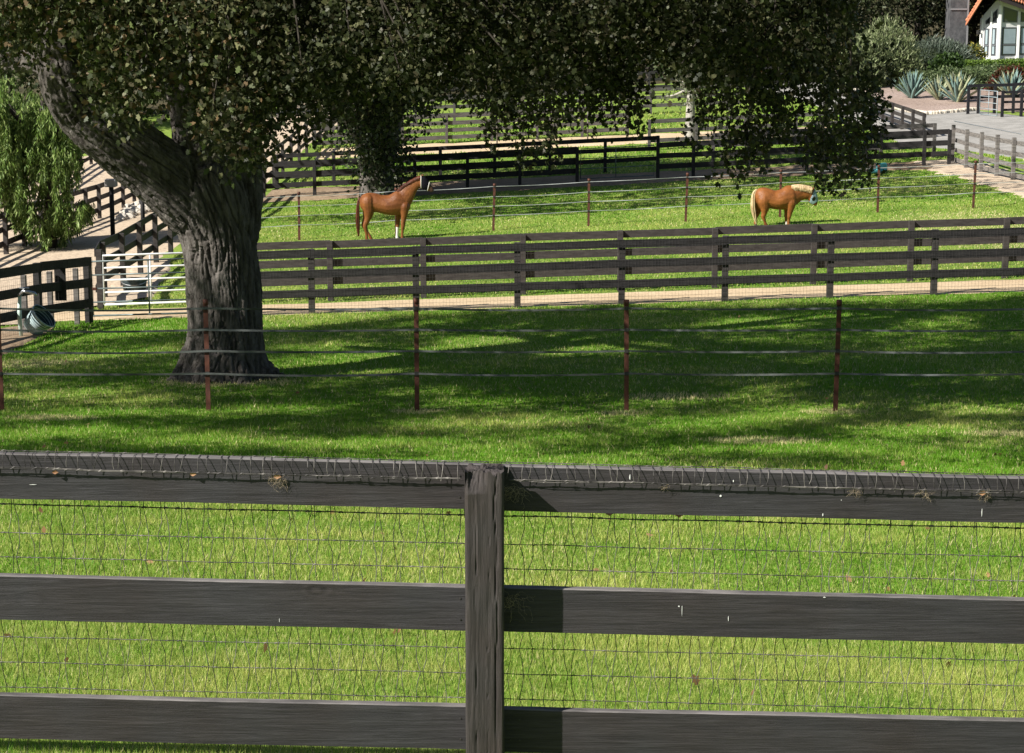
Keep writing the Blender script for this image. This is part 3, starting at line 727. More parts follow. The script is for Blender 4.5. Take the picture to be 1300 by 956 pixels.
def near_wood(name, axis):
    m, nt, b, out = nodes(name)
    b.inputs['Roughness'].default_value = .62; b.inputs['Specular IOR Level'].default_value = .35
    tc = nt.nodes.new('ShaderNodeTexCoord'); mp = nt.nodes.new('ShaderNodeMapping')
    mp.inputs['Scale'].default_value = (1.3, 30, 34) if axis == 'X' else (34, 34, 1.6)
    n1 = nt.nodes.new('ShaderNodeTexNoise'); n1.inputs['Scale'].default_value = 2.6; n1.inputs['Detail'].default_value = 10; n1.inputs['Roughness'].default_value = .78; n1.inputs['Distortion'].default_value = .6
    n2 = nt.nodes.new('ShaderNodeTexNoise'); n2.inputs['Scale'].default_value = 2.2; n2.inputs['Detail'].default_value = 4
    nt.links.new(tc.outputs['Object'], mp.inputs[0]); nt.links.new(mp.outputs[0], n1.inputs[0]); nt.links.new(tc.outputs['Object'], n2.inputs[0])
    # knots: warped rings
    vo = nt.nodes.new('ShaderNodeTexVoronoi'); vo.inputs['Scale'].default_value = 1.0; vo.inputs['Randomness'].default_value = 1
    mp2 = nt.nodes.new('ShaderNodeMapping'); mp2.inputs['Scale'].default_value = (1.9, .01, 3.6) if axis == 'X' else (4, .01, 1)
    nt.links.new(tc.outputs['Object'], mp2.inputs[0]); nt.links.new(mp2.outputs[0], vo.inputs[0])
    sn = nt.nodes.new('ShaderNodeMath'); sn.operation = 'MULTIPLY'; sn.inputs[1].default_value = 75
    s2 = nt.nodes.new('ShaderNodeMath'); s2.operation = 'SINE'
    nt.links.new(vo.outputs['Distance'], sn.inputs[0]); nt.links.new(sn.outputs[0], s2.inputs[0])
    fall = nt.nodes.new('ShaderNodeMapRange'); fall.inputs[1].default_value = .03; fall.inputs[2].default_value = .17; fall.inputs[3].default_value = .5; fall.inputs[4].default_value = 0
    nt.links.new(vo.outputs['Distance'], fall.inputs[0])
    kn = nt.nodes.new('ShaderNodeMath'); kn.operation = 'MULTIPLY'; nt.links.new(s2.outputs[0], kn.inputs[0]); nt.links.new(fall.outputs[0], kn.inputs[1])
    ht = nt.nodes.new('ShaderNodeMath'); ht.operation = 'MULTIPLY_ADD'; ht.inputs[1].default_value = 1.0; nt.links.new(n1.outputs[0], ht.inputs[0])
    ks = nt.nodes.new('ShaderNodeMath'); ks.operation = 'MULTIPLY'; ks.inputs[1].default_value = .2 if axis == 'X' else 0
    nt.links.new(kn.outputs[0], ks.inputs[0]); nt.links.new(ks.outputs[0], ht.inputs[2])
    r = nt.nodes.new('ShaderNodeValToRGB')
    e = r.color_ramp.elements
    if axis == 'X':
        e[0].position = .3; e[0].color = (.011, .010, .012, 1); e[1].position = .78; e[1].color = (.062, .059, .063, 1)
        q = e.new(.5); q.color = (.028, .026, .028, 1)
    else:
        e[0].position = .3; e[0].color = (.014, .012, .012, 1); e[1].position = .8; e[1].color = (.078, .068, .066, 1)
        q = e.new(.55); q.color = (.042, .036, .034, 1)
    nt.links.new(ht.outputs[0], r.inputs[0])
    mx = nt.nodes.new('ShaderNodeMixRGB'); mx.blend_type = 'MULTIPLY'; mx.inputs[0].default_value = 1
    r2 = nt.nodes.new('ShaderNodeValToRGB'); r2.color_ramp.elements[0].position = .35; r2.color_ramp.elements[0].color = (.95, .82, .78, 1); r2.color_ramp.elements[1].position = .6; r2.color_ramp.elements[1].color = (1.05, 1.05, 1.08, 1)
    nt.links.new(n2.outputs[0], r2.inputs[0]); nt.links.new(r.outputs[0], mx.inputs[1]); nt.links.new(r2.outputs[0], mx.inputs[2]); nt.links.new(mx.outputs[0], b.inputs['Base Color'])
    bp = nt.nodes.new('ShaderNodeBump'); bp.inputs['Distance'].default_value = .0045 if axis == 'X' else .006; bp.inputs['Strength'].default_value = .9
    nt.links.new(ht.outputs[0], bp.inputs['Height']); nt.links.new(bp.outputs[0], b.inputs['Normal'])
    return m
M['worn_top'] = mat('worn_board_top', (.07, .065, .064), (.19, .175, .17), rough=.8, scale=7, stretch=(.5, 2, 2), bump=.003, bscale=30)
M['straw'] = mat('dry_straw', (.26, .2, .13), (.4, .32, .22), scale=20, rough=.9)
M['deadleaf'] = mat('dead_leaf', (.2, .1, .05), (.34, .2, .1), scale=30, rough=.8)
M['white_spot'] = mat('white_spot', (.7, .7, .68), rough=.9)
near_fence()

# ------------------------------------------------------------------ the big oak
def px2r(r, Y): return r / F * (Y * CP + 6 * SP)
OY = G(284, 480).y
limb_defs = [
    [(284, 500, 72, 0), (284, 478, 62, 0), (285, 460, 54, 0), (286, 430, 48.5, 0), (286, 395, 46, 0), (283, 350, 45.5, 0), (278, 305, 46, 0), (268, 268, 50, 0), (258, 238, 50, 0), (250, 215, 40, 0)],
    [(268, 285, 38, 0), (238, 248, 44, -.1), (190, 208, 40, -.3), (140, 172, 36, -.5), (103, 140, 32, -.6), (83, 108, 29, -.6), (75, 75, 26, -.5), (74, 40, 25, -.4), (80, 0, 23, -.3), (92, -60, 20, 0), (80, -130, 16, .6), (50, -210, 12, 1.5)],
    [(272, 290, 40, 0), (266, 235, 40, .1), (254, 185, 33, .2), (242, 140, 26, .3), (228, 95, 22, .4), (208, 50, 19, .3), (188, 8, 17, .2), (170, -50, 15, 0), (120, -130, 12, -.8), (60, -220, 8, -1.5)],
    [(290, 300, 38, .1), (298, 250, 34, .3), (302, 200, 30, .5), (300, 145, 27, .6), (297, 95, 26, .7), (296, 50, 26, .8), (302, 5, 24, .9), (318, -60, 20, 1.2), (350, -140, 15, 1.6), (370, -260, 9, 2)],
    [(302, 40, 20, .8), (350, 5, 16, .3), (430, 10, 14, -.5), (520, -5, 12, -1.3), (620, 10, 10.5, -2), (720, -10, 9, -2.6), (820, 10, 7.5, -3), (920, 0, 6, -3.4), (1010, 20, 3, -3.7)],
    [(318, -60, 18, 1.2), (420, -70, 14, 1.8), (540, -110, 12, 2.4), (660, -100, 10, 3), (800, -130, 8, 3.4), (930, -110, 6, 3.6)],
    [(92, -60, 16, 0), (30, -90, 13, .5), (-60, -110, 11, 1), (-180, -150, 8, 1.5)],
    [(170, -50, 13, 0), (190, -110, 11, -2), (260, -160, 9, -4), (350, -220, 7, -6)],
    [(75, 85, 15, -.5), (40, 78, 13, -.2), (0, 78, 11, .3), (-60, 60, 9, .8)],
]
LIMBS = []
for L in limb_defs:
    pts = [(*AT(a, b, OY + dy), px2r(r, OY)) for a, b, r, dy in L]
    LIMBS.append(np.array(catmull(pts, 6)))
def make_oak():
    root = thing('oak_tree', 'huge old oak with furrowed grey trunk and limbs spreading over the left side', 'tree', XG(284, OY))
    mb = MB()
    for L in LIMBS: mb.tube([p[:3] for p in L], [p[3] for p in L], 20)
    # root flare
    c = XG(284, OY)
    for a in (10, 75, 140, 200, 250, 300, 345):
        d = Vector((math.cos(R(a)), math.sin(R(a)), 0)); L = random.uniform(.72, .98)
        pts = [c + d * .2 + Vector((0, 0, 1.1)), c + d * .46 + Vector((0, 0, .5)), c + d * .62 + Vector((0, 0, .2)), c + d * L + Vector((0, 0, -.02)), c + d * (L + .3) + Vector((0, 0, -.2))]
        mb.tube(pts, [.25, .21, .18, .12, .05], 12)
    me = remesh(mb, .0155, 3, 'trunk')
    n = len(me.vertices); co = np.empty(n*3); me.vertices.foreach_get('co', co); co = co.reshape(-1, 3)
    no = np.empty(n*3); me.vertices.foreach_get('normal', no); no = no.reshape(-1, 3)
    # nearest limb for each vertex gives a frame along the grain
    best = np.full(n, 1e9); s = np.zeros(n); off = np.zeros((n, 3)); tan = np.zeros((n, 3)); off_l = 0
    for L in LIMBS:
        P = L[:, :3]; acc = 0
        for i in range(len(P) - 1):
            a, b = P[i], P[i+1]; d = b - a; l = np.linalg.norm(d); t = np.clip(((co - a) @ d) / l**2, 0, 1)
            q = co - (a + t[:, None] * d); dist = np.linalg.norm(q, axis=1) - L[i, 3]
            k = dist < best; best[k] = dist[k]; s[k] = acc + t[k] * l + off_l; off[k] = q[k]; tan[k] = d / l; acc += l
        off_l += 0 if off_l == 0 else 3.7
    disp = np.zeros(n)
    fu = np.cross(tan, np.array([0, 1., 0])); fu /= np.linalg.norm(fu, axis=1)[:, None]; fw = np.cross(tan, fu)
    off = np.stack([(off * fu).sum(1), (off * fw).sum(1), np.zeros(n)], 1)
    for i in range(n):
        o = off[i]; z = s[i]
        w = mnoise.noise(Vector((o[0] * 1.5, o[1] * 1.5, z * .8)))
        r1 = abs(mnoise.noise(Vector((o[0] * 9.5 + w * .8, o[1] * 9.5 + w * .8, z * .95))))
        r2 = abs(mnoise.noise(Vector((o[0] * 19 + 5, o[1] * 19, z * 5 + w))))
        g1 = min(1, r1 / .2); g2 = min(1, r2 / .2)
        disp[i] = (g1**.8 - .8) * .075 + (g2 - .8) * .022 + mnoise.noise(Vector((o[0] * 34, o[1] * 34, z * 13))) * .009 + mnoise.noise(Vector((o[0] * 3, o[1] * 3, z * 1.4))) * .03
    rad = np.ones(n)
    co += no * disp[:, None]
    me.vertices.foreach_set('co', co.ravel()); me.update()
    link('trunk', me, M['bark'], root)
    return root
oak = make_oak()

def sprigs(centers, per, rad, seed, down=1.3):
    r = np.random.default_rng(seed); C = np.repeat(centers, per, 0); n = len(C)
    o = r.normal(size=(n, 3)) * rad; o[:, 2] *= down
    return C + o, o

def oak_crown():
    # lower rim of the foliage as seen in section: column -> how low the sprays hang (in metres below eye height at ~29 m)
    bx = np.array([-80, 0, 40, 70, 95, 110, 150, 175, 200, 215, 260, 290, 310, 330, 345, 375, 400, 430, 470, 545, 565, 600, 610, 640, 680, 715, 730, 760, 800, 830, 850, 895, 910, 935, 960, 985, 1010, 1040, 1062, 1085, 1105, 1112, 1122, 1128, 1170])
    by = np.array([70, 70, 62, 30, 30, 135, 160, 140, 120, 100, 170, 205, 215, 190, 150, 158, 178, 130, 150, 120, 100, 95, 150, 185, 190, 170, 130, 148, 165, 95, 92, 105, 190, 200, 205, 165, 170, 185, 225, 225, 185, 150, 110, 10, 0])
    r = np.random.default_rng(21)
    pts = []; 
    N = 5200
    px = r.uniform(-80, 1150, N); py = r.uniform(-60, 245, N); Y = 30.2 + (px < 380) * r.uniform(-2.6, 2.5, N) + (px >= 380) * r.uniform(-3.2, 3.5, N)
    lim = np.interp(px, bx, by) + (fbm(px / 14, py * 0 + 3, 15) - .5) * 30; px = np.where(px > 1060, px + (fbm(py / 14, py * 0, 19) - .6) * 50, px)
    cl = fbm(px / 46, py / 46 + Y * .8, 5)
    dens = np.clip((lim - py) / 70, 0, 1) * .75 + .25
    hang = np.where(px > 560, np.clip((py - 85) / 50, 0, 1), np.where(px > 345, np.clip((py - 100) / 50, 0, 1), 0))
    keep = (py < lim - 6) & (cl > .56 - .26 * dens + .13 * hang) & (r.random(N) < (.35 + .65 * dens) * (1 - .55 * hang))
    # keep the trunk, main limbs and the far paddocks partly open
    def band(x0, x1, y0, y1, pr): 
        nonlocal keep
        keep &= ~((px > x0) & (px < x1) & (py > y0) & (py < y1) & (r.random(N) < pr))
    band(45, 115, 28, 75, .85); band(200, 262, 100, 190, .55); band(266, 325, 45, 95, .8); band(50, 105, 80, 140, .75)
    band(815, 900, 85, 140, .5); band(540, 600, 95, 150, .6); band(0, 90, 88, 140, .9)
    keep &= ~((px > 1078) & (py < 88)); keep &= ~((px > 380) & (py > 55) & (r.random(N) < .22)); keep &= ~((px > 850) & (py > 95) & (r.random(N) < .68))
    px, py, Y = px[keep], py[keep], Y[keep]
    v = (py - CY) / F; k = Y / (CP - v * SP)
    C = np.stack([(px - CX) / F * k, Y, CAMZ - (SP + v * CP) * k], 1)
    # hanging strands on the right: leaves gathered on drooping twigs
    tw = MB(); strands = []
    for (sx, y0, y1, w) in ((905, 60, 190, 14), (930, 50, 222, 16), (948, 90, 226, 12), (985, 60, 170, 16), (1020, 50, 190, 14), (1050, 70, 222, 14), (1070, 90, 246, 17), (1090, 130, 220, 12), (1106, 140, 180, 8), (640, 60, 185, 22), (668, 80, 208, 20), (700, 60, 190, 18), (618, 60, 150, 14), (745, 60, 150, 12), (765, 60, 155, 12), (800, 60, 165, 12), (395, 80, 178, 12), (355, 80, 160, 10), (320, 90, 222, 13), (290, 80, 200, 14), (160, 60, 155, 16), (550, 60, 118, 10), (870, 60, 100, 14), (270, 90, 170, 14), (1000, 70, 175, 14), (965, 60, 190, 12), (1080, 110, 240, 12)):
        Yd = random.uniform(27.5, 30.5); path = []
        for q in range(12):
            t = q / 11; path.append(AT(sx + math.sin(t * 5 + sx) * 7 * t, y0 - 60 + (y1 - y0 + 50) * t, Yd))
        tw.tube(path, [.018 * (1 - .8 * q / 11) for q in range(12)], 5)
        for q in range(3, 12):
            for _ in range(2 if q < 8 else 3):
                strands.append(np.array(path[q]) + r.normal(0, 1, 3) * np.array([w / 95, .16, .10]))
    strands = np.array(strands)
    # twigs linking sprays
    def near_limb(c):
        b = None; bd = 1e9
        for L in LIMBS[1:]:
            d = np.linalg.norm(L[:, :3] - c, axis=1) + np.maximum(0, c[2] - L[:, 2]) * .5; i = int(np.argmin(d))
            if d[i] < bd: bd = d[i]; b = L[i]
        return b, bd
    idx = r.permutation(len(C))[:330]
    for i in idx:
        c = C[i]; b, bd = near_limb(c)
        if bd > 7: continue
        mid = (b[:3] + c) / 2 + r.normal(0, .22, 3) + np.array([0, 0, .3])
        pth = catmull([b[:3], mid, c], 5); tw.tube(pth, [min(.045, .012 + bd * .006) * (1 - .8 * k / (len(pth)-1)) + .004 for k in range(len(pth))], 5)
    # bare pale twigs in front of the limbs
    for (a, b_) in (((182, 30), (187, 78)), ((187, 78), (165, 92)), ((187, 78), (200, 95)), ((187, 68), (176, 90)), ((150, 60), (170, 85)), ((690, 60), (675, 120)), ((680, 70), (698, 110))):
        p0, p1 = AT(*a, 28.2), AT(*b_, 28.1); tw.tube([p0, p0.lerp(p1, .5) + Vector((.03, 0, .03)), p1], [.016, .011, .005], 5)
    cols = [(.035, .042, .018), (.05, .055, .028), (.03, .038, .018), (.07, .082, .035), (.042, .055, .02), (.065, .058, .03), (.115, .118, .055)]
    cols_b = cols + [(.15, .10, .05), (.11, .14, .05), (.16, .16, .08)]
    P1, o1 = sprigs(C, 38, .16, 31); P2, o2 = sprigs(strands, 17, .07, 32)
    left = P1[:, 0] < -3.4  # left sprays get brighter tints: sunlit highlights put into the leaf colour
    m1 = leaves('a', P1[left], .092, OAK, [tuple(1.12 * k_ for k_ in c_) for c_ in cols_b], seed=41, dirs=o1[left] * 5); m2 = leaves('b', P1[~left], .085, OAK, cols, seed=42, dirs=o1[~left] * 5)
    m3 = leaves('c', P2, .085, OAK, cols, seed=43, dirs=o2 * 6)
    # the crown above eye height: it shades the lawn
    N = 13000
    U = r.uniform(-1, 1, (N, 2)); U = U[(np.abs(U)**3).sum(1) < 1]; e_ = np.sqrt(np.clip(1 - (np.abs(U)**3).sum(1), 0, 1))
    Q = np.stack([-5.5 + U[:, 0] * 14, 28.2 + U[:, 1] * 10.4, CAMZ + .9 + (r.random(len(U))**.8) * (1.2 + 7.0 * e_)], 1)
    cn = fbm(Q[:, 0] * .5 + Q[:, 2] * .3, Q[:, 1] * .7, 77, 2)
    ok = (Q[:, 2] > CAMZ + .9) & (cn > .41) & (Q[:, 1] > 17.5)
    el_, sx_, sy_ = R(38), -.85, -.527; sd = np.array([sx_ * math.cos(el_), sy_ * math.cos(el_), math.sin(el_)]); sd /= np.linalg.norm(sd)
    # openings in the canopy that let the sun through on to the sprays, the bark and the lawn
    tg = [(np.array(AT(a, b, Yt)), q_) for a, b, Yt, q_ in ((165, 75, 28, .9), (125, 35, 28, .8), (225, 105, 28, .7), (298, 72, OY, .5), (72, 48, OY, .5), (80, 160, OY, .5), (330, 60, 28, .7), (430, 50, 28, .6), (520, 30, 27, .6), (600, 60, 28, .7), (690, 110, 28, .6), (780, 40, 28, .5), (40, 60, 29, .6), (960, 40, 28, .5), (1040, 60, 28, .5), (258, 330, OY, .35), (250, 440, OY, .3))]
    tg += [(np.array(G(a, b)), q_) for a, b, q_ in ((60, 432, 1.0), (150, 450, .7), (95, 500, .6), (380, 412, .7), (420, 440, .45), (620, 432, .6), (560, 410, .5), (760, 446, .55), (720, 430, .4), (960, 410, .8), (1000, 455, .6), (1080, 400, .6), (1200, 408, .5), (1130, 490, .5), (1240, 480, .6), (150, 525, .6), (60, 550, .8), (330, 520, .5), (480, 470, .35), (620, 510, .45), (700, 535, .4), (880, 500, .35), (900, 540, .6), (1010, 530, .5), (1190, 545, .7), (1270, 520, .5), (250, 560, .6), (450, 565, .6), (560, 540, .35), (1050, 570, .6), (820, 470, .3), (1150, 445, .4))]
    tg += [(np.array(AT(r.uniform(85, 720), r.uniform(0, 150), 28)), r.uniform(.3, .6)) for _ in range(16)] + [(np.array(AT(r.uniform(85, 440), r.uniform(0, 150), 29)), r.uniform(.3, .6)) for _ in range(18)]
    tg += [(np.array(G(a, 396 - (a - 400) * .022)), .55) for a in (380, 450, 640, 700, 860, 1000, 1090, 1150, 1230)]
    for c_, q_ in tg:
        d_ = Q - c_; al = d_ @ sd; pr_ = np.linalg.norm(d_ - al[:, None] * sd, axis=1); ok &= ~((al > 0) & (pr_ < q_ + .22))
    Q = Q[ok][:CROWN_N]
    P4, o4 = sprigs(Q, 32, .3, 34, .6)
    m4 = leaves('d', P4, .17, DIAM, cols, seed=44, dirs=o4 * 2)
    for i in range(0, len(Q), 14):
        b, bd = near_limb(Q[i])
        if bd < 6 and Q[i][0] < 2:
            mid = (b[:3] + Q[i]) / 2 + r.normal(0, .4, 3); pth = catmull([b[:3], mid, Q[i]], 4)
            tw.tube(pth, [.02 + .012 * bd * (1 - k / (len(pth)-1)) for k in range(len(pth))], 5)
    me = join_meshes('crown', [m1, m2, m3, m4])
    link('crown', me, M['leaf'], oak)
    tw.build('branchwork', M['bark_dark'], oak, smooth=True)
    print('oak leaves', len(me.polygons))
CROWN_N = 5200
oak_crown()

# ------------------------------------------------------------------ other trees and bushes
def tree(name, label, base, height, crown_c, crown_r, leaf=.2, n=4000, cols=((.04, .06, .02),), trunk_r=.3, bark='bark_dark', seed=0, shape=DIAM, clump=.35, lean=(0, 0), group=None, nclump=None, droop=.3, fine=None, low=None):
    """crown_c: centre relative to base; crown_r: radii. Leaves gather in clumps so gaps stay open"""
    r = np.random.default_rng(seed); base = Vector(base)
    root = thing(name, label, 'tree', base, group)
    nc = nclump or max(30, int(n / 45)); U = r.normal(size=(nc, 3)); U /= np.linalg.norm(U, axis=1)[:, None]
    C = U * (r.random(nc)**.4)[:, None] * np.array(crown_r) * (1 + .22 * np.sin(U[:, 0:1] * 5 + seed) * np.cos(U[:, 2:3] * 4)) + np.array(crown_c) + np.array(base)
    if low is not None: C = C[C[:, 2] > base.z + low]
    per = max(4, n // len(C)); P, o = sprigs(C, per, clump, seed + 1, .8)
    me = leaves('crown', P, leaf, shape, cols, seed=seed + 2, dirs=o * 1.5, droop=droop); link('crown', me, M['leaf'], root)
    mb = MB(); top = base + Vector(crown_c); k0 = base + Vector((lean[0], lean[1], height * .35))
    mb.tube(catmull([(*(base - Vector((0, 0, .3))), trunk_r * 1.3), (*(base + Vector((lean[0]*.3, lean[1]*.3, .5))), trunk_r), (*k0, trunk_r * .8), (*top, trunk_r * .35)], 4) and [p[:3] for p in catmull([(*(base - Vector((0, 0, .3))), trunk_r * 1.3), (*(base + Vector((lean[0]*.3, lean[1]*.3, .5))), trunk_r), (*k0, trunk_r * .8), (*top, trunk_r * .35)], 4)],
            [p[3] for p in catmull([(*base, trunk_r * 1.35), (*base, trunk_r), (*k0, trunk_r * .8), (*top, trunk_r * .35)], 4)], 10)
    for i in range(0, len(C), max(1, len(C) // 22)):
        c = C[i]; s = np.array(k0.lerp(top, random.random())); mid = (s + c) / 2 + r.normal(0, .15, 3)
        pth = catmull([s, mid, c], 4); mb.tube(pth, [trunk_r * .38 * (1 - .8 * q / (len(pth)-1)) for q in range(len(pth))], 6)
    mb.build('trunk', M[bark], root, smooth=True)
    return root

DARK = [(.025, .036, .015), (.036, .048, .02), (.045, .052, .026), (.022, .033, .015)]
OLIVE = [(.15, .19, .08), (.20, .24, .11), (.25, .28, .15)]
# second oak behind the chestnut horse: trunk with ridges and a wide crown
b2 = XG(481, 84)
tree('oak_tree', 'second oak with leafy sprouts round its trunk, behind the chestnut horse', b2, 11, (.3, -2, 8.6), (5.2, 6, 3.9), leaf=.3, n=26000, cols=DARK, trunk_r=.72, bark='bark', seed=51, clump=.6, nclump=620, lean=(-.3, 0))
o2 = bpy.context.scene.objects[-1] if False else None
# low sprays on its trunk and left bough
r_ = np.random.default_rng(8); oak2 = [o for o in COL.objects if o.get('label', '').startswith('second oak')][0]
C = []
for _ in range(190):
    px, py = r_.uniform(380, 560), r_.uniform(60, 215)
    if py > 205 - abs(px - 470) * .9 + r_.normal(0, 8): continue
    C.append(AT(px, py, r_.uniform(81, 84)))
for _ in range(26): C.append(AT(r_.uniform(445, 515), r_.uniform(180, 240), 82.8))
P, o = sprigs(np.array([tuple(c) for c in C]), 36, .34, 9); link('low_foliage', leaves('low_foliage', P, .2, DIAM, DARK + [(.07, .09, .04)], seed=10, dirs=o), M['leaf'], oak2)
mb = MB()
for L in ([(478, 190, 26), (455, 160, 14), (425, 135, 10), (400, 110, 8), (385, 60, 6)], [(485, 185, 24), (500, 140, 14), (530, 100, 10), (560, 60, 7)], [(481, 200, 24), (480, 140, 18), (470, 80, 14), (478, 10, 10)]):
    p = catmull([(*AT(a, b, 83.8), r / 31) for a, b, r in L], 5); mb.tube([q[:3] for q in p], [q[3] for q in p], 10)
mb.build('bough', M['bark'], oak2, smooth=True)
# wide crown overhead that shades the horse paddock
C = []
for _ in range(900):
    x, y = r_.uniform(-17, 7), r_.uniform(64, 88); z = gz(x, y) + r_.uniform(8.2, 12)
    if lattice(np.array([x * .3]), np.array([y * .3]), 91)[0] > .42: C.append((x, y, z))
P, o = sprigs(np.array(C), 20, .7, 19, .7); link('high_foliage', leaves('high_foliage', P, .42, DIAM, DARK, seed=20, dirs=o), M['leaf'], oak2)

# pepper tree by the lane: long drooping strands
def pepper():
    base = XG(62, 66); root = thing('pepper_tree', 'bright green weeping pepper tree beside the dirt lane', 'tree', base)
    r = np.random.default_rng(61); P = []; D = []
    out_x = [(-70, 105, 300), (0, 95, 262), (20, 95, 290), (40, 100, 318), (60, 100, 326), (80, 110, 322), (95, 140, 300), (112, 170, 285), (128, 200, 258), (140, 240, 255)]
    ox = [a for a, b, c in out_x]; ot = [b for a, b, c in out_x]; ob = [c for a, b, c in out_x]
    for _ in range(950):
        px = r.uniform(-70, 134); t, b = np.interp(px, ox, ot), np.interp(px, ox, ob); Y = 66 + r.uniform(-2.2, 2.2) * math.sqrt(max(.05, 1 - ((px - 30) / 115)**2))
        y0 = t + (b - t) * r.random()**.9 * .8; L = r.uniform(18, 60); y1 = min(y0 + L, b + r.uniform(-14, 6))
        if y1 < y0 + 8: continue
        if lattice(np.array([px / 18.]), np.array([y0 / 34.]), 3)[0] < .36: continue
        p0 = np.array(AT(px, y0, Y)); p1 = np.array(AT(px + r.normal(0, 4), y1, Y)); n = int((y1 - y0) * 2.4)
        tt = r.random(n)[:, None]; P.append(p0 + (p1 - p0) * tt + r.normal(0, .055, (n, 3)))
    P = np.concatenate(P)
    me = leaves('crown', P, .21, SLIM * np.array([1.15, 1]), [(.10, .17, .03), (.16, .25, .055), (.06, .10, .02), (.24, .31, .10)], droop=2.0, spread=.8, seed=62)
    link('crown', me, M['leaf'], root)
    mb = MB(); top = AT(55, 110, 66)
    mb.tube([base - Vector((0, 0, .3)), base.lerp(top, .3) + Vector((.15, 0, 0)), base.lerp(top, .6) - Vector((.15, 0, 0)), top], [.28, .2, .15, .06], 10)
    for px, py in ((10, 130), (90, 150), (120, 200), (-30, 120), (40, 160), (75, 190)):
        s = base.lerp(top, random.uniform(.35, .8)); e = AT(px, py, 66 + random.uniform(-1, 1)); mb.tube([s, s.lerp(e, .5) + Vector((0, 0, .4)), e], [.1, .06, .02], 6)
    mb.build('trunk', M['bark_dark'], root, smooth=True)
pepper()

# small pale-stemmed tree right of centre
tree('small_tree', 'small pale barked tree wrapped in creeper behind the dark fence', XG(876, 101), 5, (0, 0, 3.6), (1.5, 1.5, 2.0), leaf=.16, n=3000, cols=[(.10, .13, .06), (.15, .18, .09), (.06, .09, .03)], trunk_r=.26, bark='bark_pale', seed=71, clump=.32, low=1.2)
mb = MB(); b = XG(876, 101)

# the shaded bank of trees behind, each its own
def lab(px): return None
BG = [
 (-120, 120, 10, 4.5, 0), (-30, 128, 11, 4.5, 1), (70, 122, 9.5, 4, 0), (160, 135, 12, 5, 0), (250, 128, 11, 4.5, 2), (335, 145, 12, 5, 0), (410, 150, 12, 5.2, 1),
 (480, 142, 10, 4.6, 0), (545, 156, 13, 5.4, 0), (615, 147, 10, 4.8, 2), (690, 150, 11, 4.8, 0), (760, 158, 13, 5.4, 0), (825, 146, 10, 4.5, 1), (890, 153, 11, 4.8, 0), (955, 148, 10, 4.6, 0),
 (1015, 158, 12, 5, 2), (1075, 153, 11, 4.8, 0), (1120, 166, 13, 4.8, 0), (1165, 160, 12, 4.2, 0), (1225, 168, 12, 4.2, 0), (1350, 170, 13, 5, 1), (1290, 178, 14, 6, 0), (1233, 157, 9, 2.6, 0), (1252, 166, 12, 4, 0)]
BGL = ['dark round tree at the far left edge beyond the pepper tree', 'tall dark tree rising behind the pepper tree', 'dark tree showing between the pepper tree and the oak limb', 'dark spreading tree behind the left fork of the big oak',
 'olive tinted tree behind the middle fork of the big oak', 'dark tree at the head of the dirt lane', 'tall tree behind the left boughs of the second oak', 'low dark tree straight behind the second oak',
 'broad dark tree right of the second oak, above the grey fences', 'yellowing tree above the thin grey pole', 'dark tree above the middle of the farthest fence', 'tallest dark tree of the shaded bank', 'tree with paler leaves left of the pale barked tree',
 'dark tree behind the pale barked small tree', 'dark tree above the hanging strands of oak leaves', 'yellow green tree at the turn of the driveway', 'dark tree directly behind the olive bush', 'tall dark tree right of the olive bush',
 'dark leafy tree left of the grey wall', 'dark tree between the grey wall and the white house', 'tree beyond the right end of the white house', 'big dark tree rising behind the tiled roof', 'slim dark tree hugging the left corner of the white house', 'dark tree just behind the left rake of the tiled roof']
BGD = [(.05, .065, .028), (.075, .085, .038), (.09, .092, .05), (.045, .06, .028)]
CB = [BGD, [(.05, .075, .03), (.07, .10, .04), (.045, .06, .025)], [(.09, .10, .035), (.14, .13, .05), (.06, .08, .03)]]
for i, ((px, Y, h, rr_, k), lb) in enumerate(zip(BG, BGL)):
    tree('background_tree', lb, XG(px, Y), h, (0, 0, h * .55), (rr_, rr_ * .9, h * .5), leaf=.34, n=5200, cols=CB[k], trunk_r=.35, seed=100 + i * 3, clump=.55, group='trees on the shaded bank', low=.4)

# garden plants by the house
def bush(name, label, base, rx, ry, rz_, cols, leaf=.12, n=2500, seed=0, shape=DIAM, cat='bush', group=None, up=0., clump=.14, core=True):
    r = np.random.default_rng(seed); base = Vector(base); root = thing(name, label, cat, base, group)
    U = r.normal(size=(n, 3)); U[:, 2] = np.abs(U[:, 2]); U /= np.linalg.norm(U, axis=1)[:, None]
    wob = .85 + .3 * fbm(U[:, 0] * 2.5 + seed, U[:, 1] * 2.5 + U[:, 2] * 2, seed)
    P = U * wob[:, None] * (.72 + .3 * r.random(n))[:, None] * np.array([rx, ry, rz_]) + np.array(base) + r.normal(0, clump * .5, (n, 3))
    link('foliage', leaves('foliage', P, leaf, shape, cols, seed=seed + 1, droop=-up, dirs=U * 1.2), M['leaf'], root)
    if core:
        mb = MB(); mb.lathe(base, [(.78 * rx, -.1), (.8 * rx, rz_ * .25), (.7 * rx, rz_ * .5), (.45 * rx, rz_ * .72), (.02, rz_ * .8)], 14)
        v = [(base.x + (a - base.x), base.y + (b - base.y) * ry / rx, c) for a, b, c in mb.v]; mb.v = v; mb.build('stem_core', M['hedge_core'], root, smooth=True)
    return root
GREY = [(.10, .13, .10), (.14, .17, .13), (.07, .09, .06)]
bush('olive_bush', 'tall feathery pale olive bush above the gravel bed', XG(1120, 133), 2.6, 2.0, 4.0, OLIVE, leaf=.28, n=7000, seed=201, shape=SLIM * np.array([1.5, 1]), up=1.2)
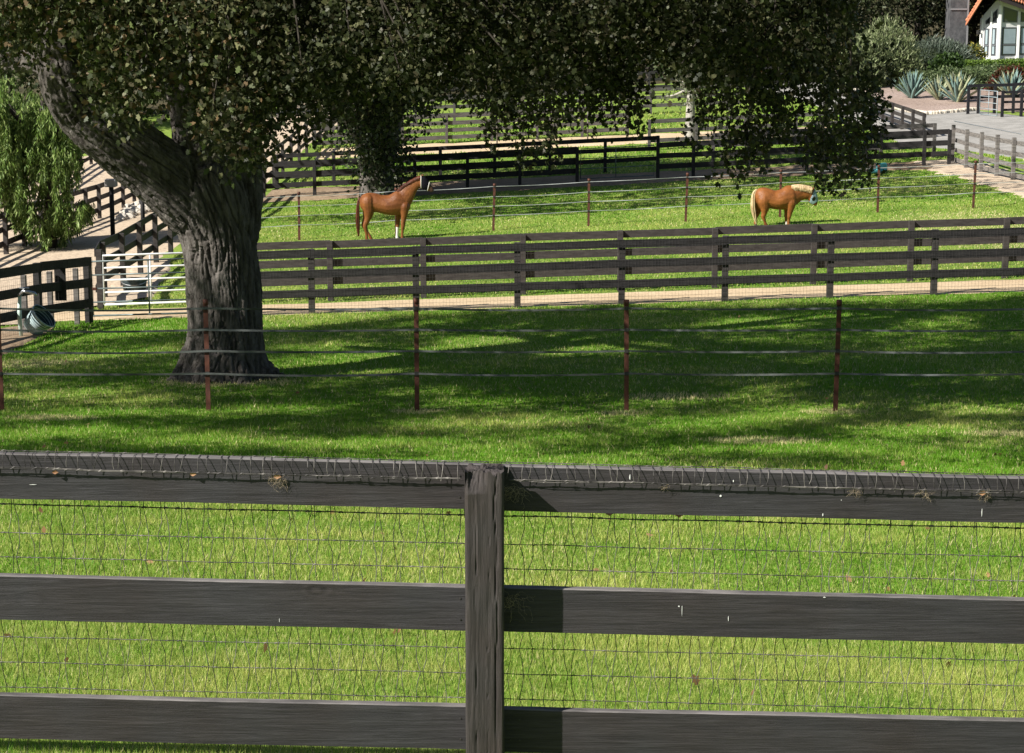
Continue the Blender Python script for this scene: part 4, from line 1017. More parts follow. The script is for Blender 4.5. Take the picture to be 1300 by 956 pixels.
bush('olive_bush', 'smaller pale olive bush half hidden by oak leaves', XG(1092, 131), 1.5, 1.5, 3.2, OLIVE, leaf=.28, n=3500, seed=203, shape=SLIM * np.array([1.5, 1]), up=1.2)
bush('juniper_bush', 'spreading blue grey juniper under the dark trees', XG(1188, 146), 3.0, 1.8, 1.9, GREY, leaf=.3, n=5000, seed=205, shape=SLIM * 1.3, up=.6)
bush('low_bush', 'dark low bush between the olive bush and the clipped hedge', XG(1160, 138), 2.2, 1.4, 1.1, DARK, n=2500, seed=207, leaf=.2)
bush('low_bush', 'dark green pointed shrub at the left end of the clipped hedge', XG(1204, 136), 1.3, 1.0, 1.7, [(.03, .06, .015), (.05, .09, .02)], n=3000, seed=209, leaf=.22, up=1)
bush('low_bush', 'rounded grey green shrub behind the left agave', XG(1176, 127), 1.9, 1.3, 1.15, [(.11, .15, .06), (.15, .19, .09)], n=3800, seed=211, leaf=.15)
bush('low_bush', 'long mounded shrub behind the middle agaves', XG(1218, 127), 2.9, 1.5, 1.35, [(.10, .14, .055), (.14, .18, .08), (.08, .12, .05)], n=6500, seed=213, leaf=.15)
bush('low_bush', 'mounded shrub below the house at the right', XG(1252, 128), 2.4, 1.5, 1.4, [(.10, .14, .055), (.14, .18, .08), (.08, .12, .05)], n=5200, seed=214, leaf=.15)
bush('red_bush', 'dark red leaved bush in front of the clipped hedge', XG(1285, 124), 1.5, 1.0, 1.5, [(.11, .028, .02), (.09, .05, .025), (.06, .06, .02)], n=2600, seed=215, leaf=.18)
bush('flower_bush', 'small yellow flowering bush at the left corner of the house', XG(1236, 146), .9, .7, 1.6, [(.35, .3, .05), (.12, .15, .04), (.1, .13, .04)], n=1400, seed=217, leaf=.16)
bush('low_bush', 'dark bush with rusty leaves beyond the turn of the driveway', XG(1010, 138), 2.4, 1.4, 1.6, [(.09, .05, .025), (.05, .05, .02)], n=2600, seed=219, leaf=.2)
bush('low_bush', 'orange leaved bush above the far fences behind the hanging oak leaves', XG(935, 140), 1.8, 1.2, 1.6, [(.22, .09, .03), (.12, .08, .03), (.06, .06, .02)], n=2200, seed=221, leaf=.2)
bush('low_bush', 'leafy roadside bush between the driveway fence and the olive bush', XG(1050, 139), 1.7, 1.2, 1.3, [(.08, .09, .04), (.05, .06, .02)], n=2200, seed=223, leaf=.2)
# clipped hedge
hp = XG(1262, 139); hedge = thing('clipped_hedge', 'square clipped bright green hedge below the white house', 'hedge', hp)
r = np.random.default_rng(230); n = 9000; W, Dp, Hh = 5.6, 1.6, .95
q = r.random((n, 3)); f_ = r.integers(0, 5, n); q[f_ <= 2, 1] = 0; q[f_ == 3, 2] = 1; q[f_ == 4, 0] = 0
P = (q - [.5, .5, 0]) * [W, Dp, Hh] + np.array(hp) + r.normal(0, .045, (n, 3)); P[:, 2] += .03 * (P[:, 0] - hp.x)
link('foliage', leaves('foliage', P, .11, DIAM, [(.12, .20, .03), (.17, .26, .045), (.09, .15, .025)], seed=231), M['leaf'], hedge)
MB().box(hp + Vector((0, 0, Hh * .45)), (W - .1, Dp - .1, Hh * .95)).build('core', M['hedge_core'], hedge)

def agave(label, base, h, n, cols, seed):
    r = random.Random(seed); base = Vector(base); root = thing('agave', label, 'plant', base, 'agaves in the gravel bed')
    for i in range(n):
        t = i / n; az = i * 2.4 + r.uniform(-.2, .2); el = R(36 + 50 * t + r.uniform(-6, 6)); L = h * r.uniform(1.0, 1.25); w = .075 * h * r.uniform(.9, 1.15)
        d = Vector((math.cos(az) * math.cos(el), math.sin(az) * math.cos(el), math.sin(el))); s = Vector((-math.sin(az), math.cos(az), 0)); up = s.cross(d) * -1
        vs = []; fs = []; K = 7
        for k in range(K + 1):
            u = k / K; ww = w * (.75 + .9 * u - 1.65 * u * u * u) if k < K else .004
            c = base + d * L * u + Vector((0, 0, -1)) * (u * u * L * .12 * math.cos(el)) ; tz = up * ww * .25
            vs += [c - s * ww + tz, c - tz, c + s * ww + tz, c - tz * 2.2]
            if k:
                m0 = (k-1) * 4
                for e in range(4): fs.append((m0+e, m0+(e+1) % 4, m0+4+(e+1) % 4, m0+4+e))
        MB().add(vs, fs).build('leaf', cols[i % len(cols)], root, smooth=True)
    return root
ag1 = mat('agave_blue', (.10, .17, .155), (.17, .25, .22), rough=.6, scale=2); ag2 = mat('agave_cream', (.36, .36, .21), (.16, .20, .13), rough=.6, scale=4, ramp=(.4, .6)); ag3 = mat('agave_dark', (.06, .10, .085), (.13, .18, .15), rough=.6, scale=3)
agave('blue grey agave, leftmost of those on the gravel bed', XG(1158, 120.5), 1.5, 34, [ag1, ag3, ag1], 1)
agave('smaller cream striped agave between two bigger ones', XG(1192, 118.5), 1.35, 30, [ag2, ag2, ag3], 2)
agave('large cream and grey agave against the black gate post', XG(1216, 116.5), 1.6, 38, [ag2, ag1, ag2], 3)
agave('pale blue agave under the red leaved bush at the right edge', XG(1284, 118.5), 1.5, 34, [ag1, ag2, ag1], 4)

# ------------------------------------------------------------------ house
def house():
    YH = 148.0; root = thing('house', 'white house with tall gable windows and a terracotta tiled roof', 'house', XG(1270, YH))
    def P(px, py, Y=YH): return AT(px, py, Y)
    z0 = P(1270, 78).z; dpt = 9.0
    # prow shaped gable: corner 1266 nearest, walls run back on either side
    c0 = P(1242.5, 75, YH + 1.1); c1 = P(1266.5, 75, YH); c2 = P(1345, 75, YH + 1.2)
    zb = z0 - 1.2
    def wall(a, b, za, zb_top, name='wall', m='stucco', t=.22):
        mb = MB(); d = Vector((b.x - a.x, b.y - a.y, 0)).normalized(); n = Vector((-d.y, d.x, 0)) * t
        A, B = Vector((a.x, a.y, zb)), Vector((b.x, b.y, zb)); A1, B1 = Vector((a.x, a.y, za)), Vector((b.x, b.y, zb_top))
        mb.hexa([A, B, B + n, A + n, A1, B1, B1 + n, A1 + n]); return mb.build(name, M[m], root, bevel=.01)
    top0 = P(1242.5, 24).z; top1 = P(1266, 0).z + .3
    wall(c0, c1, top0, top1); wall(c1, c2, top1, P(1345, 26).z)
    back0 = c0 + Vector((2.9, dpt, 0)); wall(back0, c0, top0, top0)
    # windows
    def win(u0, u1, y0, y1, y0b=None, fill='glass', seg=0, mull=None):
        a, b = (c0, c1) if seg == 0 else (c1, c2)
        pxa, pxb = (1242.5, 1266.5) if seg == 0 else (1266.5, 1345)
        A = a.lerp(b, (u0 - pxa) / (pxb - pxa)); B = a.lerp(b, (u1 - pxa) / (pxb - pxa)); d = Vector((B.x - A.x, B.y - A.y, 0)).normalized(); n = Vector((d.y, -d.x, 0))
        za, zt, ztb = P(1270, y1).z, P(1270, y0).z, P(1270, y0b if y0b is not None else y0).z
        fr = MB(); o = n * .012
        def quad(mb, A_, B_, z1, z2, z3, th):
            mb.hexa([A_ + Vector((0, 0, z1 - A_.z)), B_ + Vector((0, 0, z1 - B_.z)), B_ + n*th + Vector((0, 0, z1 - B_.z)), A_ + n*th + Vector((0, 0, z1 - A_.z)),
                     A_ + Vector((0, 0, z2 - A_.z)), B_ + Vector((0, 0, z3 - B_.z)), B_ + n*th + Vector((0, 0, z3 - B_.z)), A_ + n*th + Vector((0, 0, z2 - A_.z))])
        quad(fr, A, B, za, zt, ztb, .03); w = fr.build('window', M['trim2'], root)
        i = d * .07; g = MB(); quad(g, A + i + n*.025, B - i + n*.025, za + .07, zt - .07, ztb - .07, .02); g.build('pane', M['glass'], w)
        if fill == 'blind':
            g = MB(); quad(g, A + i*1.8 + n*.04, B - i*1.8 + n*.04, za + (zt-za)*.42, zt - .12, ztb - .12, .012); g.build('blind', M['blind'], w)
            g = MB(); quad(g, A + i*1.8 + n*.04, B - i*1.8 + n*.04, za + .12, za + (zt-za)*.33, za + (zt-za)*.33, .012); g.build('blind', M['blind'], w)
            g = MB(); quad(g, A + n*.045, B + n*.045, za + (zt-za)*.35, za + (zt-za)*.4, za + (zt-za)*.4, .02); g.build('transom', M['trim2'], w)
    win(1248.5, 1255, 36, 71, fill='blind'); win(1257.5, 1264, 35, 71, fill='blind')
    win(1249.5, 1255.3, 30, 30.5, 21) ; win(1257.5, 1264, 29, 29.5, 11)
    for (u0, u1, y0, y1, y0b) in ((1249.5, 1255.3, 26.5, 30, 21), (1257.5, 1264, 17.5, 29, 11), ): win(u0, u1, y0, y1, y0b)
    win(1270.5, 1289.5, 34.5, 70.5, fill='blind', seg=1); win(1292.5, 1311, 33.5, 70, fill='blind', seg=1); win(1315, 1332, 33, 70, seg=1)
    win(1271, 1289, 8, 28.5, 14, seg=1); win(1293, 1311, 15, 28, 20, seg=1)
    # white posts and sills between the windows
    for px, seg in ((1267, 1), (1291, 1), (1313, 1), (1256.2, 0), (1245, 0)):
        a, b, pa, pb = (c0, c1, 1242.5, 1266.5) if seg == 0 else (c1, c2, 1266.5, 1345)
        c = a.lerp(b, (px - pa) / (pb - pa)); t = P(1270, 24 if px < 1250 else 14 if px < 1260 else 6 if px < 1280 else 14).z
        MB().box((c.x, c.y - .07, (t + z0) / 2), (.14 if seg == 0 else .2, .12, t - z0)).build('mullion', M['stucco'], root, bevel=.01)
    # roof: ridge end, left rake, right eave; tiles as rows of half barrels
    Apk = P(1251, -7, YH - 1.0); B = P(1226, 33, YH + .8); Cc = P(1345, 27, YH + .2)
    back = Vector((2.0, 11, 3.4))
    def slab(p, q, r1, r2, t=.22):
        mb = MB(); u = Vector((0, 0, t)); mb.hexa([p, q, r1, r2, p + u, q + u, r1 + u, r2 + u]); return mb
    roof = slab(Apk, Cc, Cc + Vector((2.8, 11, 3.4)), Apk + Vector((2.8, 11, 1.6))).build('roof', M['dark_eave'], root)
    slab(B, Apk, Apk + Vector((2.8, 11, .6)), B + Vector((2.9, 11, .2))).build('roof_side', M['dark_eave'], root)
    def rows(p, q, bk, n, name, par):
        mb = MB()
        for i in range(n):
            t = (i + .5) / n; a = p.lerp(q, t) + Vector((0, -.05, .3)); b = a + bk
            w = (q - p).length / n * .62
            for s in range(14):
                c0_, c1_ = a.lerp(b, s / 14), a.lerp(b, (s + 1) / 14); mb.tube([c0_ + Vector((0, 0, .02)), c1_ - Vector((0, 0, .03))], [w * .62, w * .5], 7)
        mb.build(name, M['tile'], par, smooth=True)
    rows(Apk, Cc, Vector((2.8, 11, 2.9)), 26, 'tiles', roof)
    rows(B, Apk, Vector((2.8, 11, .4)), 10, 'tiles', roof)
    MB().beam(B + Vector((0, -.08, .12)), Apk + Vector((0, -.08, .12)), .08, .2).build('fascia', M['tile'], root)
    MB().beam(Apk + Vector((0, -.1, .02)), Cc + Vector((0, -.1, .02)), .06, .2).build('fascia', M['dark_eave'], root)
    # wall lantern
    l = P(1243.5, 41, YH + .9); MB().box(l + Vector((-.15, -.15, 0)), (.16, .16, .3)).build('wall_lantern', M['wire_dark'], root, bevel=.02)
M['tile'] = mat('terracotta', (.42, .14, .07), (.58, .24, .13), rough=.8, scale=1.5)
M['trim2'] = mat('window_frame', (.13, .14, .15), rough=.5)
house()
# grey wall of an outbuilding among the trees
p = XG(1203, 151); ob = thing('outbuilding', 'grey walled building corner with a pale edge, half hidden by dark trees', 'building', p)
zt = AT(1203, -40, 151).z
MB().box((p.x + .68, p.y + .8, (zt + p.z) / 2), (1.24, 1.6, zt - p.z)).build('wall', M['grey_wall'], ob)
MB().box((p.x + 1.34, p.y - .03, (zt + p.z) / 2), (.1, .12, zt - p.z)).build('corner_trim', M['trim'], ob)
MB().box((p.x + .67, p.y - .03, zt - 2.9), (1.2, .08, .12)).build('ledge', M['trim'], ob)
MB().hexa([(p.x - .1, p.y - .3, zt), (p.x + 1.6, p.y - .3, zt), (p.x + 1.6, p.y + 1.9, zt), (p.x - .1, p.y + 1.9, zt), (p.x - .1, p.y + .6, zt + .7), (p.x + 1.6, p.y + .6, zt + .7), (p.x + 1.6, p.y + 1, zt + .7), (p.x - .1, p.y + 1, zt + .7)]).build('roof', M['dark_eave'], ob)

# ------------------------------------------------------------------ small things
def pole(name, label, px, Y, h, w, m, cat, cap=None, dark=True):
    b = XG(px, Y); root = thing(name, label, cat, b)
    MB().tube([b - Vector((0, 0, .2)), b + Vector((0, 0, h))], w / 2, 10).build('shaft', m, root, smooth=True)
    return root, b
rt_, b = pole('post_lamp', 'dark post with a pale square box on top, beside the dirt lane', 143.5, 69, 1.75, .16, M['black_wood'], 'lamp')
MB().box(b + Vector((0, 0, 1.88)), (.38, .38, .26)).build('lamp_box', M['box_grey'], rt_, bevel=.02)
rt_, b = pole('marker_post', 'plain dark round post beside the rock pile', 182, 71, 1.5, .15, M['black_wood'], 'post')
MB().lathe(b + Vector((0, 0, 1.5)), [(.085, 0), (.085, .04), (.01, .07)], 12).build('cap', M['wire_dark'], rt_)
rt_, b = pole('lane_pole', 'thin grey pole standing before the weathered grey fence', 631, 102.5, 2.75, .075, M['grey_wood'], 'pole')
MB().lathe(b + Vector((0, 0, 2.75)), [(.05, 0), (.05, .05), (.01, .08)], 10).build('cap', M['steel'], rt_)
rt_, b = pole('lane_pole', 'thin grey pole seen between strands of hanging oak leaves', 746, 103, 2.7, .07, M['grey_wood'], 'pole')
MB().lathe(b + Vector((0, 0, 2.7)), [(.05, 0), (.05, .05), (.01, .08)], 10).build('cap', M['steel'], rt_)

# turquoise trough at the far corner
b = XG(1114, 84); t_ = thing('water_trough', 'turquoise round trough with a raised block on the far side of the paddock', 'trough', b)
MB().lathe(b, [(.34, 0), (.38, .12), (.36, .14), (.3, .06), (.02, .05)], 20).build('basin', M['turquoise'], t_, smooth=True)
MB().box(b + Vector((.18, .1, .22)), (.42, .34, .34)).build('tank', M['turquoise'], t_, bevel=.04)
# dark tub behind the gates
b = XG(171, 53.5); t_ = thing('water_tub', 'dark round tub standing behind the two pipe gates', 'tub', b)
MB().lathe(b, [(.28, 0), (.33, .34), (.35, .36), (.33, .37), (.29, .1), (.02, .08)], 24).build('shell', M['tub_dark'], t_, smooth=True)
mb = MB(); mb.tube([b + Vector((.34 * math.cos(a * .35 + 3.2), .34 * math.sin(a * .35 + 3.2) - .02, .34 - .1 * math.sin(a * .35))) for a in range(10)], .008, 6); mb.build('handle', M['steel'], t_)
# wrapped tap pipe and tilted bucket on the near left fence
b = G(29, 428); w_ = thing('garden_tap', 'tap on a pale green wrapped pipe against the near left fence', 'tap', b)
mb = MB(); mb.tube([b + Vector((0, -.12, 0)), b + Vector((-.02, -.14, .45)), b + Vector((0, -.12, .92))], [.035, .05, .035], 10); mb.build('pipe', M['pale_wrap'], w_, smooth=True)
mb = MB(); mb.tube([b + Vector((0, -.14, .9)), b + Vector((.1, -.2, 1.0)), b + Vector((.34, -.22, .95)), b + Vector((.38, -.22, .9))], [.03, .04, .035, .025], 8); mb.build('spout', M['steel'], w_, smooth=True)
MB().box(b + Vector((.12, -.2, 1.06)), (.22, .04, .025)).build('handle', M['steel'], w_, bevel=.01)
b = G(50, 424); c = AT(47.5, 409, b.y - .42); bk = thing('bucket', 'blue grey ribbed plastic bucket tipped on its side against the near left fence', 'bucket', b)
from mathutils import Euler
ax = Euler((R(-8), R(48), R(-24))); mt = ax.to_matrix()
o_ = c - mt @ Vector((0, 0, .2))
pr = [(.02, 0), (.205, .0), (.215, .02)]
for k in range(6): z = .05 + k * .052; r0 = .215 + z * .16; pr += [(r0, z), (r0 + .009, z + .012), (r0 + .009, z + .026), (r0 + .002, z + .036)]
pr += [(.285, .385), (.302, .392), (.302, .42), (.283, .42)]
MB().lathe(o_, pr, 36, axis=ax).build('shell', M['tub_grey'], bk, smooth=True)
MB().lathe(o_, [(.281, .418), (.265, .3), (.2, .03), (.01, .025)], 36, axis=ax, capb=False).build('inside', M['tub_dark'], bk, smooth=True)
mb = MB(); mb.tube([o_ + mt @ Vector((.3 * math.cos(a * .314), -.3 * math.sin(a * .314) * .55, .4 - .22 * math.sin(a * .314))) for a in range(11)], .007, 6); mb.build('handle', M['steel'], bk)

# rocks by the lane: individual boulders
rk = random.Random(3); proto = []
for s in range(4):
    bm = bmesh.new(); bmesh.ops.create_icosphere(bm, subdivisions=3, radius=1)
    for v in bm.verts:
        v.co *= 1 + .35 * mnoise.noise(v.co * 1.3 + Vector((s * 9, 0, 0))) + .08 * mnoise.noise(v.co * 4 + Vector((s * 5, 2, 0))); v.co.z *= .7
    me = bpy.data.meshes.new('rock'); bm.to_mesh(me); bm.free(); me.materials.append(M['stone']); proto.append(me)
for i in range(64):
    px = rk.uniform(152, 202); py = 283 - (px - 150) * .30 - rk.uniform(0, 13)
    b = G(px, py); s = rk.uniform(.12, .27)
    o = bpy.data.objects.new('rock', proto[i % 4]); COL.objects.link(o)
    o.location = b + Vector((0, 0, s * .3 + max(0, 4 - abs(px - 180) / 6) * .03 * rk.random())); o.scale = (s * rk.uniform(.8, 1.4), s * rk.uniform(.8, 1.2), s); o.rotation_euler = (rk.uniform(-.4, .4), rk.uniform(-.4, .4), rk.uniform(0, 6))
    tag(o, 'pale rounded rock in the pile beside the lane, behind the two pipe gates', 'rock', 'pale rocks piled beside the lane')
# fallen leaves on the lawn
pl = []
r = np.random.default_rng(77)
for _ in range(170):
    Y = r.uniform(9, 44); x = r.uniform(-.27, .27) * Y; pl.append((x, Y, gz(x, Y) + .03))
me = leaves('leaf_litter', np.array(pl), .055, OAK, [(.30, .17, .08), (.38, .24, .12), (.2, .1, .05)], droop=0, seed=78); tag(link('leaf_litter', me, M['leaf']), 'scattered brown fallen oak leaves on the lawn', 'fallen leaves', kind='stuff')

# ------------------------------------------------------------------ horses
def horse(name, label, org, sc, ref, secs, necks, heads, legs, tail, mane, mats, mask, socks, ears):
    """secs: top x,y bottom x,y half width (m) read in the side plane"""
    root = thing(name, label, 'horse', org)
    def W(cx, cy, y=0): return Vector(org) + Vector(((cx - ref[0]) / sc, y, (ref[1] - cy) / sc))
    def loft(mb, S, n=16):
        rings = []
        for tx, ty, bx_, by_, hw in S:
            T, B = W(tx, ty), W(bx_, by_); c = (T + B) / 2; h = (T - B) / 2
            rings.append([c + h * math.sin(2*math.pi*k/n) + Vector((0, 1, 0)) * hw * math.cos(2*math.pi*k/n) * (1 - .12 * math.sin(2*math.pi*k/n)) for k in range(n)])
        vs = [v for q in rings for v in q]; fs = []
        for i in range(len(S)-1):
            for k in range(n): fs.append((i*n+k, i*n+(k+1) % n, (i+1)*n+(k+1) % n, (i+1)*n+k))
        fs.append(tuple(range(n))[::-1]); fs.append(tuple((len(S)-1)*n+k for k in range(n)))
        mb.add(vs, fs)
    def dense(S, k=4): return [tuple(p) for p in catmull(S, k)]
    mb = MB(); loft(mb, dense(secs)); loft(mb, dense(necks)); loft(mb, dense(heads))
    for chain, side in legs:
        a0, b0, r0 = chain[0]; chain = [(a0, b0 - r0 * 1.25, r0 * .3), (a0, b0 - r0 * .75, r0 * .85)] + list(chain)
        p = dense([(a, b, r_ / sc) for a, b, r_ in chain], 3); mb.tube([W(a, b, side * (.10 + .05 * min(1, i / 9) - .02 * min(1, i / len(p)))) for i, (a, b, r_) in enumerate(p)], [q[2] for q in p], 12, sq=(1, .9, 1))
    for ex, ey, s in ears: mb.tube([W(ex, ey + 14, s * .05), W(ex, ey + 4, s * .055), W(ex, ey - 9, s * .06)], [.03, .026, .006], 8)
    me = remesh(mb, .014, 9, 'body')
    fn = len(me.polygons); ce = np.empty(fn*3); me.polygons.foreach_get('center', ce); ce = ce.reshape(-1, 3)
    cx = (ce[:, 0] - org[0]) * sc + ref[0]; cy = ref[1] - (ce[:, 2] - org[2]) * sc
    mi = np.zeros(fn, np.int32)
    mi[cy > ref[1] - 14] = 2; mi[(cx > heads[-4][0] - 4) & (cy > heads[-4][1])] = 3
    for x0, x1, y0, s in socks: mi[(cx > x0) & (cx < x1) & (cy > y0) & (cy < ref[1] - 10) & ((ce[:, 1] - org[1]) * s < 0)] = 1
    o = link('body', me, [mats['coat'], mats['white'], mats['hoof'], M['muzzle']], root); me.polygons.foreach_set('material_index', mi); me.update()
    # tail and mane: bundles of strands
    def strands(nm, path, m, count, side=0, seed=1):
        rr = random.Random(seed); mb = MB(); p = dense([(a, b, r_ / sc) for a, b, r_ in path], 4)
        for s in range(count):
            a = rr.uniform(0, 6.28); q = rr.random()**.5; ph = rr.uniform(0, 6)
            mb.tube([W(x, y, side) + Vector((math.cos(a) * q * r_ * .75, math.sin(a) * q * r_ * .75, 0)) + Vector((math.sin(ph + i * .5) * .006, 0, 0)) for i, (x, y, r_) in enumerate(p)],
                    [.017 * (1 - .6 * i / len(p)) for i in range(len(p))], 5)
        mb.build(nm, m, root, smooth=True)
    strands('tail', tail, mats['tail'], 60, 0, 3)
    mb = MB(); rr = random.Random(5); cr = dense(mane['crest'], 8); L = mane['len']
    for (x, y) in [q[:2] for q in cr]:
        for _ in range(5):
            l = L * rr.uniform(.6, 1.15); dx = rr.uniform(-6, 6); s0 = -mane['w']
            mb.tube([W(x + dx, y + 4, 0), W(x + dx + 2, y - 1, s0 * .4), W(x + dx + rr.uniform(-4, 6), y + l * .45, s0), W(x + dx + rr.uniform(-8, 8), y + l, s0 * 1.15)], [.012, .013, .012, .004], 5)
    mb.build('mane', mats['mane'], root, smooth=True)
    # fly mask: shell over the upper head, with straps and an eye patch
    mb = MB(); S = [(a, b, c, d, w) for a, b, c, d, w in mask]; loft(mb, dense(S, 3)); mo = mb.build('fly_mask', mats['mask'], root, smooth=True)
    if mats.get('strap'):
        for a, b, c, d, w in (mask[0], mask[-1]):
            T, B = W(a, b), W(c, d); cen = (T + B) / 2; h = (T - B) / 2 * 1.02
            mb = MB(); mb.tube([cen + h * math.sin(k * .524) + Vector((0, w * 1.03 * math.cos(k * .524), 0)) for k in range(13)], .013, 6); mb.build('strap', mats['strap'], mo, smooth=True)
    else:
        a, b, c, d, w = mask[1]; e = W((a + c) / 2 + 4, (b + d) / 2 - 12, -w * 1.02); MB().tube([e + Vector((0, .01, 0)), e - Vector((0, .012, 0))], .03, 10).build('eye_patch', M['wire_dark'], mo, smooth=True)
    nose = heads[-1]; 
    for s in (-1, 1):
        e = W(nose[0] - 6, nose[1] + 6, s * nose[4] * .8); MB().tube([e, e + Vector((.004, s * .012, 0))], .009, 6).build('nostril', M['wire_dark'], o)
    return root

M['muzzle'] = mat('muzzle_skin', (.035, .018, .012), (.07, .035, .02), rough=.7, scale=12)
chest = mat('chestnut_coat', (.10, .030, .009), (.22, .078, .02), rough=.5, scale=4.5, spec=.3, bump=.02, bscale=7, ramp=(.25, .7))
chestd = mat('chestnut_tail', (.045, .013, .008), (.12, .035, .015), rough=.5, scale=9)
wht = mat('white_hair', (.6, .57, .52), rough=.7); hoof = mat('hoof', (.08, .06, .045), rough=.6)
sorr = mat('sorrel_coat', (.11, .035, .009), (.27, .095, .022), rough=.5, scale=4.5, spec=.3, bump=.02, bscale=7, ramp=(.25, .7))
flax = mat('flaxen_hair', (.38, .26, .13), (.62, .48, .29), rough=.6, scale=9)
blackm = mat('black_mesh', (.006, .006, .009), (.012, .012, .016), spec=.05, rough=.9, scale=40); bluem = mat('blue_grey_mesh', (.16, .24, .26), (.22, .31, .33), rough=.8, scale=40)
g1 = G(465.5, 306.5); Y1 = g1.y
s1 = 2600 / (Y1 * CP + 7.3 * SP); s1 *= 7.222
horse('horse', 'tall chestnut horse with raised head and black fly mask, standing left of centre', g1, s1, (320, 700),
  [(258, 322, 268, 392, .09), (282, 278, 298, 425, .21), (330, 257, 350, 438, .27), (400, 258, 412, 436, .27), (462, 276, 470, 450, .28), (532, 274, 540, 462, .29), (600, 238, 612, 464, .27), (655, 255, 672, 455, .22), (700, 300, 706, 425, .14), (728, 335, 725, 395, .08)],
  [(600, 240, 700, 410, .19), (632, 222, 738, 350, .15), (672, 180, 764, 290, .11), (722, 148, 786, 240, .085), (775, 120, 806, 214, .075), (806, 108, 822, 206, .07)],
  [(806, 106, 812, 190, .06), (826, 104, 822, 212, .095), (852, 110, 850, 226, .10), (880, 138, 868, 232, .085), (904, 172, 882, 238, .062), (924, 196, 900, 246, .052), (938, 222, 912, 254, .046), (941, 236, 922, 252, .03)],
  [([(340, 350, 66), (348, 425, 50), (335, 490, 30), (312, 548, 23), (314, 580, 20), (322, 630, 13), (322, 664, 15), (330, 684, 15), (334, 700, 20)], -1),
   ([(335, 360, 60), (325, 440, 44), (310, 500, 28), (292, 548, 22), (300, 580, 19), (330, 630, 13), (348, 662, 15), (358, 684, 15), (362, 700, 20)], 1),
   ([(672, 390, 46), (668, 460, 30), (660, 520, 22), (656, 565, 19), (652, 600, 13), (648, 650, 13), (650, 672, 16), (656, 688, 14), (660, 700, 19)], -1),
   ([(625, 400, 42), (612, 470, 28), (606, 525, 21), (604, 568, 19), (600, 605, 13), (597, 655, 13), (598, 674, 16), (602, 688, 14), (606, 700, 19)], 1)],
  [(262, 300, 6), (248, 345, 13), (240, 420, 20), (240, 520, 22), (244, 600, 18), (246, 655, 6)],
  dict(crest=[(606, 236), (660, 184), (722, 146), (780, 116), (806, 104)], len=34, w=.07),
  dict(coat=chest, white=wht, hoof=hoof, tail=chestd, mane=chestd, mask=blackm, strap=wht),
  [(824, 98, 824, 212, .10), (852, 105, 850, 230, .108), (880, 133, 868, 234, .092), (900, 160, 882, 238, .072)],
  [(575, 622, 575, -1)], [(828, 92, -1), (840, 92, 1)])
g2 = G(973.5, 287.5); Y2 = g2.y
s2 = 2600 / (Y2 * CP + 7.1 * SP); s2 *= 7.222
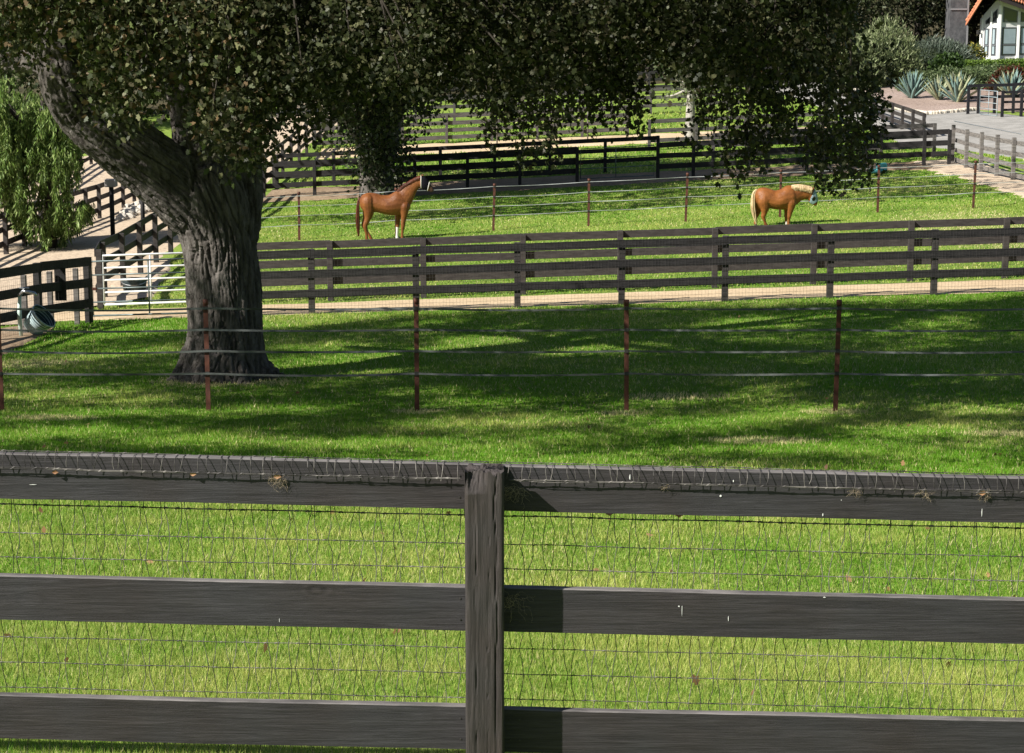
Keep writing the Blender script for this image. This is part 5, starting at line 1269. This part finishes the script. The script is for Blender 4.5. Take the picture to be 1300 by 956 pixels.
horse('horse', 'stocky sorrel horse with flaxen mane and tail and pale blue fly mask, head lowered', g2, s2, (380, 500),
  [(262, 200, 275, 285, .09), (288, 160, 308, 318, .21), (340, 144, 350, 335, .28), (400, 155, 402, 338, .28), (450, 172, 450, 346, .29), (500, 160, 502, 350, .30), (546, 130, 560, 350, .27), (600, 128, 622, 332, .23), (640, 160, 650, 290, .14)],
  [(585, 128, 650, 305, .18), (640, 124, 690, 268, .14), (700, 128, 722, 256, .115), (755, 138, 745, 252, .10), (788, 150, 766, 256, .085)],
  [(786, 146, 752, 245, .07), (806, 160, 756, 268, .095), (824, 200, 766, 280, .09), (834, 240, 780, 292, .07), (840, 275, 798, 305, .058), (838, 295, 812, 314, .045), (832, 306, 820, 316, .03)],
  [([(345, 270, 62), (352, 325, 46), (348, 375, 27), (340, 405, 22), (345, 425, 18), (356, 455, 13), (362, 474, 15), (370, 487, 14), (374, 500, 19)], -1),
   ([(310, 270, 58), (308, 330, 38), (300, 380, 24), (284, 410, 21), (280, 430, 17), (278, 460, 13), (278, 476, 15), (282, 488, 14), (284, 500, 18)], 1),
   ([(592, 290, 48), (588, 345, 30), (580, 385, 22), (576, 415, 19), (574, 435, 13), (572, 465, 13), (573, 479, 16), (577, 489, 14), (580, 500, 19)], -1),
   ([(572, 300, 44), (566, 350, 28), (562, 388, 21), (560, 416, 18), (560, 436, 13), (560, 465, 13), (562, 479, 15), (564, 489, 14), (566, 500, 18)], 1)],
  [(282, 162, 6), (258, 190, 17), (248, 250, 25), (250, 330, 26), (262, 400, 22), (276, 455, 12), (284, 480, 5)],
  dict(crest=[(600, 126), (640, 119), (700, 124), (750, 134), (776, 142)], len=52, w=.12),
  dict(coat=sorr, white=wht, hoof=hoof, tail=flax, mane=flax, mask=bluem),
  [(808, 158, 760, 268, .10), (829, 200, 766, 284, .098), (840, 242, 780, 296, .078), (844, 268, 792, 303, .066)],
  [(340, 390, 440, -1), (262, 300, 440, 1), (555, 600, 462, -1)], [(796, 148, -1), (804, 148, 1)])

# ------------------------------------------------------------------ light, sky, camera
el = R(38); dirx, diry = -.85, -.527
sv = Vector((dirx * math.cos(el), diry * math.cos(el), math.sin(el)))
sun = bpy.data.lights.new('sun', 'SUN'); sun.energy = 5.0; sun.angle = R(.55); sun.color = (1, .955, .88)
so = bpy.data.objects.new('sun', sun); COL.objects.link(so); so.rotation_euler = (-sv).to_track_quat('-Z', 'Y').to_euler(); so.location = (-30, -20, 40)
w = bpy.data.worlds.new('World'); scene.world = w; w.use_nodes = True
nt = w.node_tree; bg = nt.nodes['Background']; sky = nt.nodes.new('ShaderNodeTexSky'); sky.sky_type = 'NISHITA'; sky.sun_disc = False
sky.sun_elevation = el; sky.sun_rotation = math.atan2(dirx, diry) % (2 * math.pi)
nt.links.new(sky.outputs[0], bg.inputs[0]); bg.inputs[1].default_value = .05
cam = bpy.data.cameras.new('camera'); co = bpy.data.objects.new('camera', cam); COL.objects.link(co); scene.camera = co
co.location = (0, 0, CAMZ); co.rotation_euler = (R(90) - PITCH, 0, 0); cam.sensor_width = 36; cam.lens = 36 * F / 1300; cam.clip_end = 2000; cam.clip_start = .1
scene.view_settings.view_transform = 'Standard'; scene.view_settings.look = 'None'; scene.view_settings.exposure = .87; scene.view_settings.gamma = 1
scene.cycles.max_bounces = 6; scene.cycles.diffuse_bounces = 3; scene.cycles.transmission_bounces = 3; scene.cycles.transparent_max_bounces = 4
